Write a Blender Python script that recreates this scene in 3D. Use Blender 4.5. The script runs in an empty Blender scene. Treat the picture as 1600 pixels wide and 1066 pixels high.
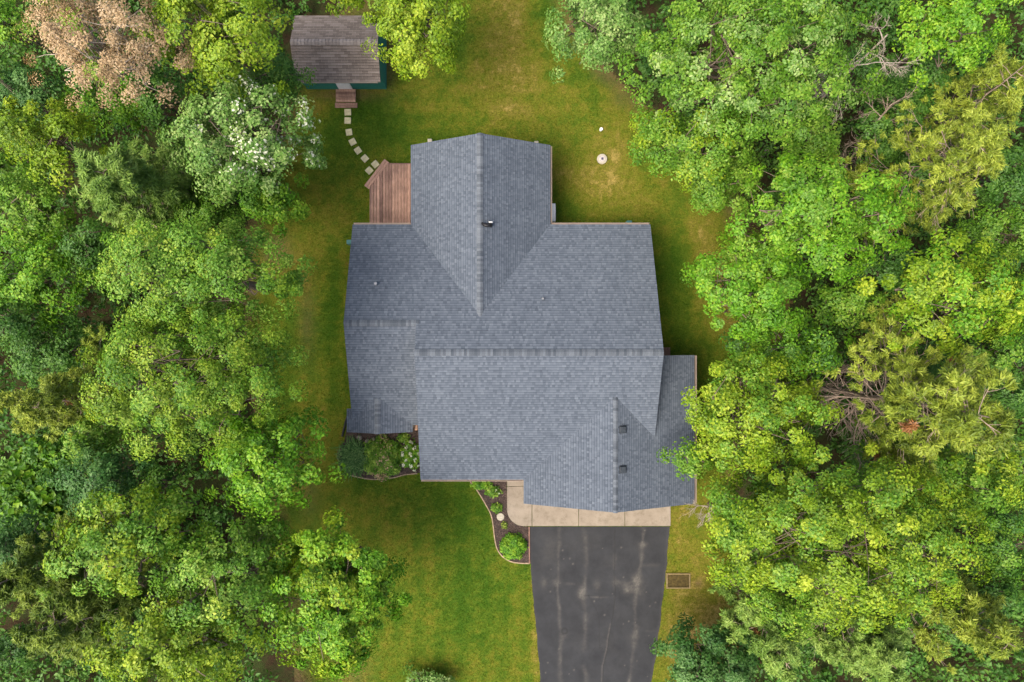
import bpy, math, random
import numpy as np
from mathutils import Vector, Matrix

# ------------------------------------------------------------------ camera, sky, sun, exposure
SC = bpy.context.scene
COL = SC.collection
CAM_H = 34.75            # drone height in metres
FPX = 1121.0             # focal length in photo pixels (photo is 1600 wide)
NADX, NADY = 768.0, 533.0

cam = bpy.data.cameras.new('camera')
cam.sensor_width = 36.0
cam.lens = 36.0 * FPX / 1600.0
cam.shift_x = (800.0 - NADX) / 1600.0
cam.clip_end = 500
cam_o = bpy.data.objects.new('camera', cam)
COL.objects.link(cam_o)
cam_o.location = (0, 0, CAM_H)
SC.camera = cam_o

SUN_EL, SUN_AZ = math.radians(60), math.radians(240)      # azimuth clockwise from +Y
sun_dir = Vector((math.sin(SUN_AZ) * math.cos(SUN_EL), math.cos(SUN_AZ) * math.cos(SUN_EL), math.sin(SUN_EL)))
world = bpy.data.worlds.new('World')
SC.world = world
world.use_nodes = True
wn = world.node_tree
wn.nodes.clear()
sky = wn.nodes.new('ShaderNodeTexSky')
sky.sky_type = 'NISHITA'
sky.sun_disc = False
sky.sun_elevation = SUN_EL
sky.sun_rotation = SUN_AZ
sky.air_density = 1.0
sky.dust_density = 6.0
sky.ozone_density = 0.6
bgn = wn.nodes.new('ShaderNodeBackground')
bgn.inputs['Strength'].default_value = 0.12
won = wn.nodes.new('ShaderNodeOutputWorld')
wn.links.new(sky.outputs[0], bgn.inputs[0])
wn.links.new(bgn.outputs[0], won.inputs[0])

sl = bpy.data.lights.new('sun', 'SUN')
sl.energy = 1.5
sl.angle = math.radians(32)
sl.color = (1.0, 0.94, 0.84)
sun_o = bpy.data.objects.new('sun', sl)
COL.objects.link(sun_o)
sun_o.rotation_euler = (-sun_dir).to_track_quat('-Z', 'Y').to_euler()
sun_o.location = (-20, -10, 40)

SC.view_settings.view_transform = 'Standard'
SC.view_settings.look = 'None'
SC.view_settings.gamma = 1.0
SC.view_settings.use_curve_mapping = False
SC.view_settings.exposure = 1.32
SC.cycles.max_bounces = 6
SC.cycles.diffuse_bounces = 2
SC.cycles.transmission_bounces = 3
SC.cycles.use_denoising = True

# ------------------------------------------------------------------ helpers
rng = np.random.default_rng(7)
random.seed(7)


def P(x, y, z=0.0):
    """photo pixel seen at height z -> world point"""
    s = (CAM_H - z) / FPX
    return Vector(((x - NADX) * s, (NADY - y) * s, z))


def MPP(z=0.0):
    return (CAM_H - z) / FPX


def toPx(X, Y, z=0.0):
    s = (CAM_H - z) / FPX
    return NADX + X / s, NADY - Y / s


def link(o, parent=None):
    COL.objects.link(o)
    if parent is not None:
        o.parent = parent
    return o


def tag(o, label=None, cat=None, group=None, kind=None):
    if label:
        o['label'] = label
    if cat:
        o['category'] = cat
    if group:
        o['group'] = group
    if kind:
        o['kind'] = kind
    return o


def empty(name, loc=(0, 0, 0), label=None, cat=None, group=None):
    o = bpy.data.objects.new(name, None)
    o.location = loc
    o.empty_display_size = 0.3
    link(o)
    return tag(o, label, cat, group)


def mesh_obj(name, verts, faces, mat, parent=None, attrs=None, smooth=False):
    me = bpy.data.meshes.new(name)
    if isinstance(faces, np.ndarray):
        v = np.asarray(verts, dtype=np.float32)
        nf, k = faces.shape
        me.vertices.add(len(v))
        me.vertices.foreach_set('co', v.ravel())
        me.loops.add(nf * k)
        me.loops.foreach_set('vertex_index', faces.astype(np.int32).ravel())
        me.polygons.add(nf)
        me.polygons.foreach_set('loop_start', np.arange(0, nf * k, k, dtype=np.int32))
        me.polygons.foreach_set('loop_total', np.full(nf, k, dtype=np.int32))
        me.update(calc_edges=True)
    else:
        me.from_pydata([tuple(v) for v in verts], [], faces)
        me.update()
    if attrs:
        for an, (dom, arr) in attrs.items():
            a = me.attributes.new(an, 'FLOAT', dom)
            a.data.foreach_set('value', np.asarray(arr, dtype=np.float32))
    if smooth:
        me.polygons.foreach_set('use_smooth', np.ones(len(me.polygons), dtype=bool))
    if mat is not None:
        me.materials.append(mat)
    o = bpy.data.objects.new(name, me)
    return link(o, parent)


class MB:
    """collects simple solids into one mesh"""
    def __init__(self):
        self.v, self.f = [], []

    def add(self, v, f):
        n = len(self.v)
        self.v += [tuple(p) for p in v]
        self.f += [tuple(i + n for i in q) for q in f]
        return self

    def box(self, x0, x1, y0, y1, z0, z1):
        v = [(x0, y0, z0), (x1, y0, z0), (x1, y1, z0), (x0, y1, z0), (x0, y0, z1), (x1, y0, z1), (x1, y1, z1), (x0, y1, z1)]
        return self.add(v, [(0, 3, 2, 1), (4, 5, 6, 7), (0, 1, 5, 4), (1, 2, 6, 5), (2, 3, 7, 6), (3, 0, 4, 7)])

    def prism(self, poly, z0, z1):
        """poly: list of xy (ccw); z0,z1 number or function(x,y)"""
        n = len(poly)
        g0 = z0 if callable(z0) else (lambda x, y: z0)
        g1 = z1 if callable(z1) else (lambda x, y: z1)
        v = [(x, y, g0(x, y)) for x, y in poly] + [(x, y, g1(x, y)) for x, y in poly]
        f = [tuple(range(n - 1, -1, -1)), tuple(range(n, 2 * n))]
        f += [(i, (i + 1) % n, n + (i + 1) % n, n + i) for i in range(n)]
        return self.add(v, f)

    def cyl(self, c, r, z0, z1, n=16, r1=None):
        r1 = r if r1 is None else r1
        v = [(c[0] + r * math.cos(2 * math.pi * i / n), c[1] + r * math.sin(2 * math.pi * i / n), z0) for i in range(n)]
        v += [(c[0] + r1 * math.cos(2 * math.pi * i / n), c[1] + r1 * math.sin(2 * math.pi * i / n), z1) for i in range(n)]
        f = [tuple(range(n - 1, -1, -1)), tuple(range(n, 2 * n))]
        f += [(i, (i + 1) % n, n + (i + 1) % n, n + i) for i in range(n)]
        return self.add(v, f)

    def build(self, name, mat, parent=None, bevel=0.0, smooth=False):
        o = mesh_obj(name, self.v, self.f, mat, parent, smooth=smooth)
        if bevel:
            m = o.modifiers.new('bevel', 'BEVEL')
            m.width = bevel
            m.segments = 2
            m.limit_method = 'ANGLE'
        return o


def tube_arrays(polylines, sides=5):
    """polylines: list of (pts Nx3, radii N) -> verts, faces arrays"""
    V, F, base = [], [], 0
    ang = np.arange(sides) * 2 * np.pi / sides
    ca, sa = np.cos(ang), np.sin(ang)
    for pts, rad in polylines:
        pts = np.asarray(pts, float)
        n = len(pts)
        t = np.gradient(pts, axis=0)
        t /= np.linalg.norm(t, axis=1, keepdims=True) + 1e-9
        ref = np.where(np.abs(t[:, 2:3]) > 0.9, np.array([[1.0, 0, 0]]), np.array([[0, 0, 1.0]]))
        a = np.cross(t, ref)
        a /= np.linalg.norm(a, axis=1, keepdims=True) + 1e-9
        b = np.cross(t, a)
        ring = pts[:, None, :] + np.asarray(rad)[:, None, None] * (a[:, None, :] * ca[None, :, None] + b[:, None, :] * sa[None, :, None])
        V.append(ring.reshape(-1, 3))
        i = np.arange(n - 1)[:, None] * sides
        j = np.arange(sides)[None, :]
        j2 = (j + 1) % sides
        q = np.stack([i + j, i + j2, i + sides + j2, i + sides + j], axis=-1).reshape(-1, 4)
        F.append(q + base)
        base += n * sides
    return np.concatenate(V), np.concatenate(F)


def wiggle(p0, p1, n, amp, r, sag=0.0):
    p0, p1 = np.asarray(p0, float), np.asarray(p1, float)
    t = np.linspace(0, 1, n)[:, None]
    pts = p0 + (p1 - p0) * t
    off = r.normal(0, amp, (n, 3))
    off[0] = 0
    off[-1] *= 0.4
    pts = pts + off
    pts[:, 2] += sag * np.sin(np.pi * t[:, 0])
    return pts


# value noise in numpy (world XY) for soil / grass mixes
def vnoise(x, y, scale, seed):
    r = np.random.default_rng(seed)
    g = r.random((128, 128))
    u, v = np.asarray(x) / scale + 900.0, np.asarray(y) / scale + 900.0
    i, j = np.floor(u).astype(int), np.floor(v).astype(int)
    fu, fv = u - i, v - j
    fu, fv = fu * fu * (3 - 2 * fu), fv * fv * (3 - 2 * fv)
    G = lambda a, b: g[a % 128, b % 128]
    return (G(i, j) * (1 - fu) + G(i + 1, j) * fu) * (1 - fv) + (G(i, j + 1) * (1 - fu) + G(i + 1, j + 1) * fu) * fv


def fbm(x, y, scale, seed, octv=4):
    s, a, tot = 0, 1.0, 0
    for k in range(octv):
        s = s + a * vnoise(x, y, scale / 2 ** k, seed + k)
        tot += a
        a *= 0.55
    return s / tot


def in_poly(x, y, poly):
    x, y = np.asarray(x), np.asarray(y)
    c = np.zeros(x.shape, bool)
    n = len(poly)
    for i in range(n):
        x0, y0 = poly[i]
        x1, y1 = poly[(i + 1) % n]
        if y0 == y1:
            continue
        cond = ((y0 > y) != (y1 > y)) & (x < (x1 - x0) * (y - y0) / (y1 - y0) + x0)
        c ^= cond
    return c


def poly_dist(x, y, pts, closed=True):
    d = np.full(np.shape(x), 1e9)
    n = len(pts)
    for i in range(n if closed else n - 1):
        a, b = np.array(pts[i]), np.array(pts[(i + 1) % n])
        ab = b - a
        t = np.clip(((x - a[0]) * ab[0] + (y - a[1]) * ab[1]) / (ab @ ab + 1e-9), 0, 1)
        d = np.minimum(d, np.hypot(x - a[0] - t * ab[0], y - a[1] - t * ab[1]))
    return d


def smoothcurve(pts, n=6):
    """Catmull-Rom through xy points"""
    out = []
    p = [pts[0]] + list(pts) + [pts[-1]]
    for i in range(1, len(p) - 2):
        p0, p1, p2, p3 = [np.array(q, float) for q in p[i - 1:i + 3]]
        for k in range(n):
            t = k / n
            out.append(tuple(0.5 * ((2 * p1) + (-p0 + p2) * t + (2 * p0 - 5 * p1 + 4 * p2 - p3) * t * t + (-p0 + 3 * p1 - 3 * p2 + p3) * t ** 3)))
    out.append(tuple(pts[-1]))
    return out


# ------------------------------------------------------------------ materials
def new_mat(name):
    m = bpy.data.materials.new(name)
    m.use_nodes = True
    nt = m.node_tree
    nt.nodes.clear()
    out = nt.nodes.new('ShaderNodeOutputMaterial')
    return m, nt, out


def N(nt, typ, **kw):
    n = nt.nodes.new(typ)
    for k, v in kw.items():
        setattr(n, k, v)
    return n


def ramp(nt, stops, fac=None):
    r = nt.nodes.new('ShaderNodeValToRGB')
    el = r.color_ramp.elements
    while len(el) < len(stops):
        el.new(0.5)
    for e, (p, c) in zip(el, stops):
        e.position = p
        e.color = (*c, 1)
    if fac is not None:
        nt.links.new(fac, r.inputs[0])
    return r


def noise(nt, scale, detail=4, rough=0.55, vec=None):
    n = nt.nodes.new('ShaderNodeTexNoise')
    n.inputs['Scale'].default_value = scale
    n.inputs['Detail'].default_value = detail
    n.inputs['Roughness'].default_value = rough
    if vec is not None:
        nt.links.new(vec, n.inputs['Vector'])
    return n


def mix(nt, a, b, fac, blend='MIX'):
    m = nt.nodes.new('ShaderNodeMix')
    m.data_type = 'RGBA'
    m.blend_type = blend
    for sock, v in ((m.inputs[0], fac), (m.inputs[6], a), (m.inputs[7], b)):
        if isinstance(v, (tuple, list)):
            sock.default_value = (*v, 1)
        elif isinstance(v, (int, float)):
            sock.default_value = v
        else:
            nt.links.new(v, sock)
    return m.outputs[2]


def math_n(nt, op, a, b=None, c=None):
    m = nt.nodes.new('ShaderNodeMath')
    m.operation = op
    for i, v in enumerate((a, b, c)):
        if v is None:
            continue
        if isinstance(v, (int, float)):
            m.inputs[i].default_value = v
        else:
            nt.links.new(v, m.inputs[i])
    return m.outputs[0]


def attr(nt, name):
    a = nt.nodes.new('ShaderNodeAttribute')
    a.attribute_name = name
    return a.outputs['Fac']


def principled(nt, out, color, rough=0.8, spec=0.3, bump=None, bump_d=0.01, bump_s=0.5, metal=0.0):
    b = nt.nodes.new('ShaderNodeBsdfPrincipled')
    if isinstance(color, (tuple, list)):
        b.inputs['Base Color'].default_value = (*color, 1)
    else:
        nt.links.new(color, b.inputs['Base Color'])
    b.inputs['Roughness'].default_value = rough
    b.inputs['Metallic'].default_value = metal
    b.inputs['Specular IOR Level'].default_value = spec
    if bump is not None:
        bn = nt.nodes.new('ShaderNodeBump')
        bn.inputs['Distance'].default_value = bump_d
        bn.inputs['Strength'].default_value = bump_s
        nt.links.new(bump, bn.inputs['Height'])
        nt.links.new(bn.outputs[0], b.inputs['Normal'])
    nt.links.new(b.outputs[0], out.inputs[0])
    return b


def coords(nt):
    return nt.nodes.new('ShaderNodeTexCoord').outputs['Object']


def simple_mat(name, c, rough=0.7, var=0.25, scale=8.0, spec=0.3, metal=0.0, rnd=0.0):
    m, nt, out = new_mat(name)
    co = coords(nt)
    n = noise(nt, scale, 5, 0.6, co)
    lo = tuple(x * (1 - var) for x in c)
    hi = tuple(min(1, x * (1 + var)) for x in c)
    r = ramp(nt, [(0.3, lo), (0.7, hi)], n.outputs[0])
    col = r.outputs[0]
    if rnd:
        oi = nt.nodes.new('ShaderNodeObjectInfo')
        rr = ramp(nt, [(0, (1 - rnd,) * 3), (1, (1 + rnd * 0.4,) * 3)], oi.outputs['Random'])
        col = mix(nt, col, rr.outputs[0], 1.0, 'MULTIPLY')
    principled(nt, out, col, rough, spec, n.outputs[0], 0.004, 0.4, metal)
    return m


def leaf_mat(name, stops, trans=0.30, rough=0.45, spec=0.28):
    """leaf colour from per-leaf 'tint' and per-clump 'tone' attributes"""
    m, nt, out = new_mat(name)
    t = attr(nt, 'tint')
    g = attr(nt, 'tone')
    f = math_n(nt, 'ADD', math_n(nt, 'MULTIPLY', t, 0.45), math_n(nt, 'MULTIPLY', g, 0.55))
    r = ramp(nt, stops, f)
    b = nt.nodes.new('ShaderNodeBsdfPrincipled')
    nt.links.new(r.outputs[0], b.inputs['Base Color'])
    b.inputs['Roughness'].default_value = rough
    b.inputs['Specular IOR Level'].default_value = spec
    tr = nt.nodes.new('ShaderNodeBsdfTranslucent')
    tc = mix(nt, r.outputs[0], (1.15, 1.1, 0.55), 1.0, 'MULTIPLY')
    nt.links.new(tc, tr.inputs[0])
    ms = nt.nodes.new('ShaderNodeMixShader')
    ms.inputs[0].default_value = trans
    nt.links.new(b.outputs[0], ms.inputs[1])
    nt.links.new(tr.outputs[0], ms.inputs[2])
    nt.links.new(ms.outputs[0], out.inputs[0])
    return m


LEAF = {
    'lime':   leaf_mat('leaf_lime', [(0.1, (.075, .155, .006)), (.5, (.185, .30, .012)), (.92, (.42, .50, .04))]),
    'mid':    leaf_mat('leaf_mid', [(0.1, (.046, .135, .008)), (.5, (.12, .26, .018)), (.92, (.32, .45, .065))]),
    'fresh':  leaf_mat('leaf_fresh', [(0.1, (.045, .145, .005)), (.5, (.115, .285, .012)), (.92, (.31, .47, .035))]),
    'yellow': leaf_mat('leaf_yellow', [(0.1, (.055, .135, .006)), (.5, (.165, .285, .016)), (.92, (.44, .53, .06))]),
    'blue':   leaf_mat('leaf_blue', [(0.1, (.022, .085, .014)), (.5, (.06, .16, .03)), (.92, (.17, .30, .085))]),
    'grey':   leaf_mat('leaf_grey', [(0.1, (.042, .13, .008)), (.5, (.125, .27, .02)), (.92, (.37, .50, .075))]),
    'dark':   leaf_mat('leaf_dark', [(0.1, (.025, .085, .010)), (.5, (.065, .17, .02)), (.92, (.15, .28, .04))]),
    'tan':    leaf_mat('leaf_tan', [(0.1, (.20, .13, .06)), (.5, (.42, .29, .15)), (.92, (.58, .46, .31))], trans=.2),
    'rust':   leaf_mat('leaf_rust', [(0.1, (.12, .05, .014)), (.5, (.26, .115, .038)), (.92, (.42, .22, .09))], trans=.2),
    'white':  leaf_mat('petal_white', [(0.1, (.42, .46, .30)), (.5, (.60, .62, .46)), (.92, (.78, .78, .66))], trans=.2),
    'silver': leaf_mat('leaf_silver', [(0.1, (.05, .14, .018)), (.5, (.14, .27, .045)), (.92, (.42, .52, .19))]),
    'pine':   leaf_mat('needle_pine', [(0.1, (.07, .115, .012)), (.5, (.19, .26, .024)), (.92, (.40, .46, .06))], trans=.25),
    'olive':  leaf_mat('needle_olive', [(0.1, (.05, .10, .012)), (.5, (.13, .20, .022)), (.92, (.27, .35, .045))], trans=.25),
    'soft':   leaf_mat('needle_soft', [(0.1, (.07, .15, .02)), (.5, (.17, .29, .045)), (.92, (.34, .46, .10))], trans=.25),
}
BARK = simple_mat('bark_brown', (.16, .12, .09), .9, .45, 6)
BARK_GREY = simple_mat('bark_dead_grey', (.36, .30, .24), .9, .35, 6)
BARK_PINE = simple_mat('bark_pine', (.33, .25, .19), .9, .4, 6)


def shingle_mat(name, stops, tintnoise=0.12):
    m, nt, out = new_mat(name)
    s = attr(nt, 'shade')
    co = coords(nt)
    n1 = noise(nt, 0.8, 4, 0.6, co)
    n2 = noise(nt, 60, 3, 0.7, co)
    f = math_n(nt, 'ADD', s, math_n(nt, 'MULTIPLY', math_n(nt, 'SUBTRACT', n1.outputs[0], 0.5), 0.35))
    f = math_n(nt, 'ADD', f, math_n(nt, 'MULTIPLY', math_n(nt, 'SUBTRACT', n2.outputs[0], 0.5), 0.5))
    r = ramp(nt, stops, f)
    principled(nt, out, r.outputs[0], 0.85, 0.25, n2.outputs[0], 0.004, 0.6)
    return m


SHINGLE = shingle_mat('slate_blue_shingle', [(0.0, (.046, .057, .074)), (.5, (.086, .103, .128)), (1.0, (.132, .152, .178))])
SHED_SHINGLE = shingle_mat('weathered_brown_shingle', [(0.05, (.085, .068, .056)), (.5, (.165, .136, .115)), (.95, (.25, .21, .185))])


def cap_mat(name, a, b):
    m, nt, out = new_mat(name)
    oi = nt.nodes.new('ShaderNodeObjectInfo')
    n = noise(nt, 40, 3, 0.6, coords(nt))
    r = ramp(nt, [(0, a), (1, b)], oi.outputs['Random'])
    col = mix(nt, r.outputs[0], ramp(nt, [(.3, (.75,) * 3), (.7, (1.15,) * 3)], n.outputs[0]).outputs[0], 1.0, 'MULTIPLY')
    principled(nt, out, col, .85, .25)
    return m


CAP = cap_mat('ridge_cap_shingle', (.062, .074, .09), (.13, .147, .168))
SHED_CAP = cap_mat('shed_cap_shingle', (.17, .145, .13), (.25, .22, .2))
ROOFDECK = simple_mat('roof_deck_dark', (.05, .055, .065), .9)
FASCIA = simple_mat('tan_fascia', (.30, .25, .21), .6, .1)
GUTTER = simple_mat('tan_gutter', (.30, .235, .185), .5, .12)
SIDING = None


def siding_mat(name, c, pitch):
    m, nt, out = new_mat(name)
    co = coords(nt)
    sep = nt.nodes.new('ShaderNodeSeparateXYZ')
    nt.links.new(co, sep.inputs[0])
    saw = math_n(nt, 'FRACT', math_n(nt, 'DIVIDE', sep.outputs[2], pitch))
    n = noise(nt, 4, 4, .6, co)
    r = ramp(nt, [(.3, tuple(x * .85 for x in c)), (.7, tuple(x * 1.1 for x in c))], n.outputs[0])
    principled(nt, out, r.outputs[0], .7, .3, saw, .015, .8)
    return m


SIDING = siding_mat('tan_lap_siding', (.42, .36, .29), .11)
SHED_SIDING = siding_mat('dark_green_siding', (.03, .19, .15), .2)
WHITE = simple_mat('white_paint', (.78, .78, .76), .5, .06)
GLASS_M, _nt, _o = new_mat('window_glass')
principled(_nt, _o, (.03, .04, .05), .05, .8)
BLACK = simple_mat('black_plastic', (.012, .012, .014), .5, .2)
DARKMETAL = simple_mat('grey_vent_metal', (.10, .12, .14), .5, .2)
TEALBOX = simple_mat('teal_green_metal', (.05, .16, .15), .5, .15)
CREAM = simple_mat('cream_concrete', (.36, .325, .25), .8, .18, 12)
PAVER = simple_mat('pale_yellow_paver', (.50, .45, .275), .85, .22, 10, rnd=.15)
ROCK = simple_mat('garden_rock', (.22, .19, .16), .9, .4, 5)
EDGE = simple_mat('tan_edging', (.30, .22, .14), .8, .3, 6)
EDGE2 = simple_mat('brown_timber_edging', (.20, .115, .085), .8, .3, 6)


def deck_mat():
    m, nt, out = new_mat('red_brown_deck_stain')
    co = coords(nt)
    mp = nt.nodes.new('ShaderNodeMapping')
    mp.inputs['Scale'].default_value = (14, 1.2, 14)
    nt.links.new(co, mp.inputs[0])
    n = noise(nt, 3, 6, .65, mp.outputs[0])
    n2 = noise(nt, 1.4, 3, .5, co)
    oi = nt.nodes.new('ShaderNodeObjectInfo')
    c = ramp(nt, [(.3, (.19, .11, .084)), (.55, (.30, .19, .145)), (.75, (.40, .29, .22))], n.outputs[0]).outputs[0]
    c = mix(nt, c, ramp(nt, [(0, (.62, .58, .58)), (1, (1.35, 1.32, 1.26))], oi.outputs['Random']).outputs[0], 1.0, 'MULTIPLY')
    c = mix(nt, c, ramp(nt, [(.35, (.72, .72, .74)), (.6, (1.08,) * 3)], n2.outputs[0]).outputs[0], 1.0, 'MULTIPLY')
    principled(nt, out, c, .75, .25, n.outputs[0], .003, .5)
    return m


DECK = deck_mat()


def concrete_mat():
    m, nt, out = new_mat('beige_concrete')
    co = coords(nt)
    n1 = noise(nt, .9, 6, .65, co)
    n2 = noise(nt, 35, 3, .7, co)
    oi = nt.nodes.new('ShaderNodeObjectInfo')
    c = ramp(nt, [(.3, (.20, .165, .125)), (.55, (.25, .21, .16)), (.75, (.28, .24, .19))], n1.outputs[0]).outputs[0]
    c = mix(nt, c, ramp(nt, [(.3, (.9,) * 3), (.7, (1.06,) * 3)], n2.outputs[0]).outputs[0], 1.0, 'MULTIPLY')
    n5 = noise(nt, 3.2, 6, .75, co)
    c = mix(nt, c, ramp(nt, [(.32, (.74, .73, .70)), (.5, (1,) * 3), (.75, (1.06,) * 3)], n5.outputs[0]).outputs[0], 1.0, 'MULTIPLY')
    c = mix(nt, c, ramp(nt, [(0, (.93,) * 3), (1, (1.04,) * 3)], oi.outputs['Random']).outputs[0], 1.0, 'MULTIPLY')
    principled(nt, out, c, .85, .25, n2.outputs[0], .002, .4)
    return m


CONCRETE = concrete_mat()


def asphalt_mat():
    m, nt, out = new_mat('worn_asphalt')
    co = coords(nt)
    n1 = noise(nt, 90, 3, .8, co)
    n2 = noise(nt, 1.1, 6, .65, co)
    n3 = noise(nt, 7, 5, .7, co)
    base = ramp(nt, [(.3, (.0155, .0165, .0185)), (.7, (.0285, .030, .0325))], n2.outputs[0]).outputs[0]
    base = mix(nt, base, ramp(nt, [(.3, (.8,) * 3), (.7, (1.2,) * 3)], n1.outputs[0]).outputs[0], 1.0, 'MULTIPLY')
    d = math_n(nt, 'MULTIPLY', attr(nt, 'dust'), math_n(nt, 'MULTIPLY_ADD', n3.outputs[0], 2.2, -.35))
    d.node.use_clamp = True
    c = mix(nt, base, (.095, .088, .076), d)
    cr = math_n(nt, 'MULTIPLY', attr(nt, 'crack'), 1.0)
    c = mix(nt, c, (.016, .016, .017), cr)
    principled(nt, out, c, .82, .3, n1.outputs[0], .003, .5)
    return m


ASPHALT = asphalt_mat()


def lawn_color(nt):
    co = nt.nodes.new('ShaderNodeNewGeometry').outputs['Position']
    dry = attr(nt, 'dry')
    bare = attr(nt, 'bare')
    n1 = noise(nt, 5.0, 5, .7, co)
    n2 = noise(nt, 26, 4, .75, co)
    f = math_n(nt, 'ADD', dry, math_n(nt, 'MULTIPLY', math_n(nt, 'SUBTRACT', n1.outputs[0], .5), .9))
    f = math_n(nt, 'ADD', f, math_n(nt, 'MULTIPLY', math_n(nt, 'SUBTRACT', n2.outputs[0], .5), .9))
    c = ramp(nt, [(0.0, (.036, .080, .006)), (.3, (.068, .105, .009)), (.55, (.112, .120, .013)), (.8, (.15, .13, .024)), (1.0, (.27, .205, .065))], f).outputs[0]
    b = math_n(nt, 'MULTIPLY', bare, math_n(nt, 'MULTIPLY_ADD', n1.outputs[0], 1.6, .1))
    b.node.use_clamp = True
    n3 = noise(nt, 11, 3, .8, co)
    n4 = noise(nt, 45, 2, .8, co)
    c = mix(nt, c, ramp(nt, [(.3, (.66, .7, .6)), (.7, (1.34, 1.3, 1.3))], n3.outputs[0]).outputs[0], 1.0, 'MULTIPLY')
    c = mix(nt, c, ramp(nt, [(.3, (.62, .66, .6)), (.7, (1.38, 1.34, 1.3))], n4.outputs[0]).outputs[0], 1.0, 'MULTIPLY')
    return mix(nt, c, ramp(nt, [(.35, (.075, .048, .02)), (.65, (.16, .11, .055))], n2.outputs[0]).outputs[0], b), n2


def lawn_mat():
    m, nt, out = new_mat('lawn_turf')
    c, n2 = lawn_color(nt)
    principled(nt, out, c, .95, .1, n2.outputs[0], .05, .6)
    return m


def blade_mat():
    m, nt, out = new_mat('grass_blades')
    c, n2 = lawn_color(nt)
    t = attr(nt, 'tint')
    c = mix(nt, c, ramp(nt, [(0, (.6, .65, .55)), (1, (1.5, 1.4, 1.4))], t).outputs[0], 1.0, 'MULTIPLY')
    b = nt.nodes.new('ShaderNodeBsdfDiffuse')
    nt.links.new(c, b.inputs[0])
    tr = nt.nodes.new('ShaderNodeBsdfTranslucent')
    nt.links.new(c, tr.inputs[0])
    ms = nt.nodes.new('ShaderNodeMixShader')
    ms.inputs[0].default_value = .3
    nt.links.new(b.outputs[0], ms.inputs[1])
    nt.links.new(tr.outputs[0], ms.inputs[2])
    nt.links.new(ms.outputs[0], out.inputs[0])
    return m


def floor_mat():
    m, nt, out = new_mat('leaf_litter_floor')
    co = coords(nt)
    n1 = noise(nt, 1.2, 6, .7, co)
    n2 = noise(nt, 14, 5, .75, co)
    c = ramp(nt, [(.3, (.022, .014, .008)), (.6, (.055, .034, .018)), (.8, (.105, .07, .036))], n2.outputs[0]).outputs[0]
    c = mix(nt, c, (.03, .055, .012), ramp(nt, [(.4, (0,) * 3), (.6, (.75,) * 3)], n1.outputs[0]).outputs[0])
    principled(nt, out, c, .95, .1, n2.outputs[0], .05, .7)
    return m


MULCH = simple_mat('dark_mulch', (.045, .032, .027), .95, .55, 22)
CHIP = simple_mat('mulch_chip', (.075, .052, .042), .9, .5, 3)

# ------------------------------------------------------------------ ground
S0 = MPP(0)
gb = MB()
gb.box(-60, 60, -60, 60, -0.3, -0.02)
ground = tag(gb.build('forest_floor', floor_mat()), kind='structure')


def GP(x, y):
    p = P(x, y)
    return (p.x, p.y)


LAWN_PX = [(560, -120), (560, 0), (470, 40), (452, 130), (440, 200), (405, 300), (375, 370), (375, 450), (385, 560), (395, 660), (405, 760),
           (430, 860), (450, 960), (460, 1070), (520, 1220), (1090, 1220), (1075, 1090), (1180, 1010), (1190, 900), (1150, 780),
           (1170, 640), (1230, 560), (1240, 470), (1180, 390), (1150, 300), (1090, 230), (1010, 160), (950, 100), (900, 40), (890, 0), (880, -120)]
LAWN = [GP(*q) for q in LAWN_PX]

# dry (ochre) / lush (green) patches of the turf, photo px: x, y, rx, ry, amount
DRY = [(790, 60, 50, 110, .36), (820, 150, 60, 60, .2), (700, 160, 70, 60, .14), (950, 235, 60, 70, .30), (930, 290, 55, 50, .25), (1010, 300, 60, 50, .25),
       (1105, 380, 35, 60, .42), (1120, 480, 50, 70, .34), (1200, 470, 60, 60, .5), (1085, 880, 60, 110, .40), (1060, 1000, 40, 80, .45), (1140, 960, 60, 60, .4),
       (836, 960, 10, 120, .3), (470, 420, 45, 60, .3), (480, 620, 30, 80, .22), (500, 700, 35, 60, .22), (560, 800, 60, 40, .16), (640, 860, 60, 50, .12),
       (560, 145, 55, 16, .3), (500, 170, 30, 20, .25), (620, 260, 60, 40, .08), (520, 330, 40, 50, .18), (600, 1030, 60, 60, .12), (1060, 820, 20, 40, .2), (800, 1000, 30, 70, .1)]
LUSH = [(570, 165, 30, 25, .35), (520, 210, 25, 40, .25), (700, 60, 30, 60, .25), (610, 195, 25, 25, .15), (1060, 450, 25, 110, .25), (760, 800, 60, 50, .18), (720, 930, 40, 90, .18), (515, 470, 20, 90, .3),
        (1000, 250, 20, 40, .2), (880, 330, 30, 25, .15), (850, 40, 20, 60, .18), (1090, 540, 40, 20, .2), (640, 930, 25, 100, .1)]


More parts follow.
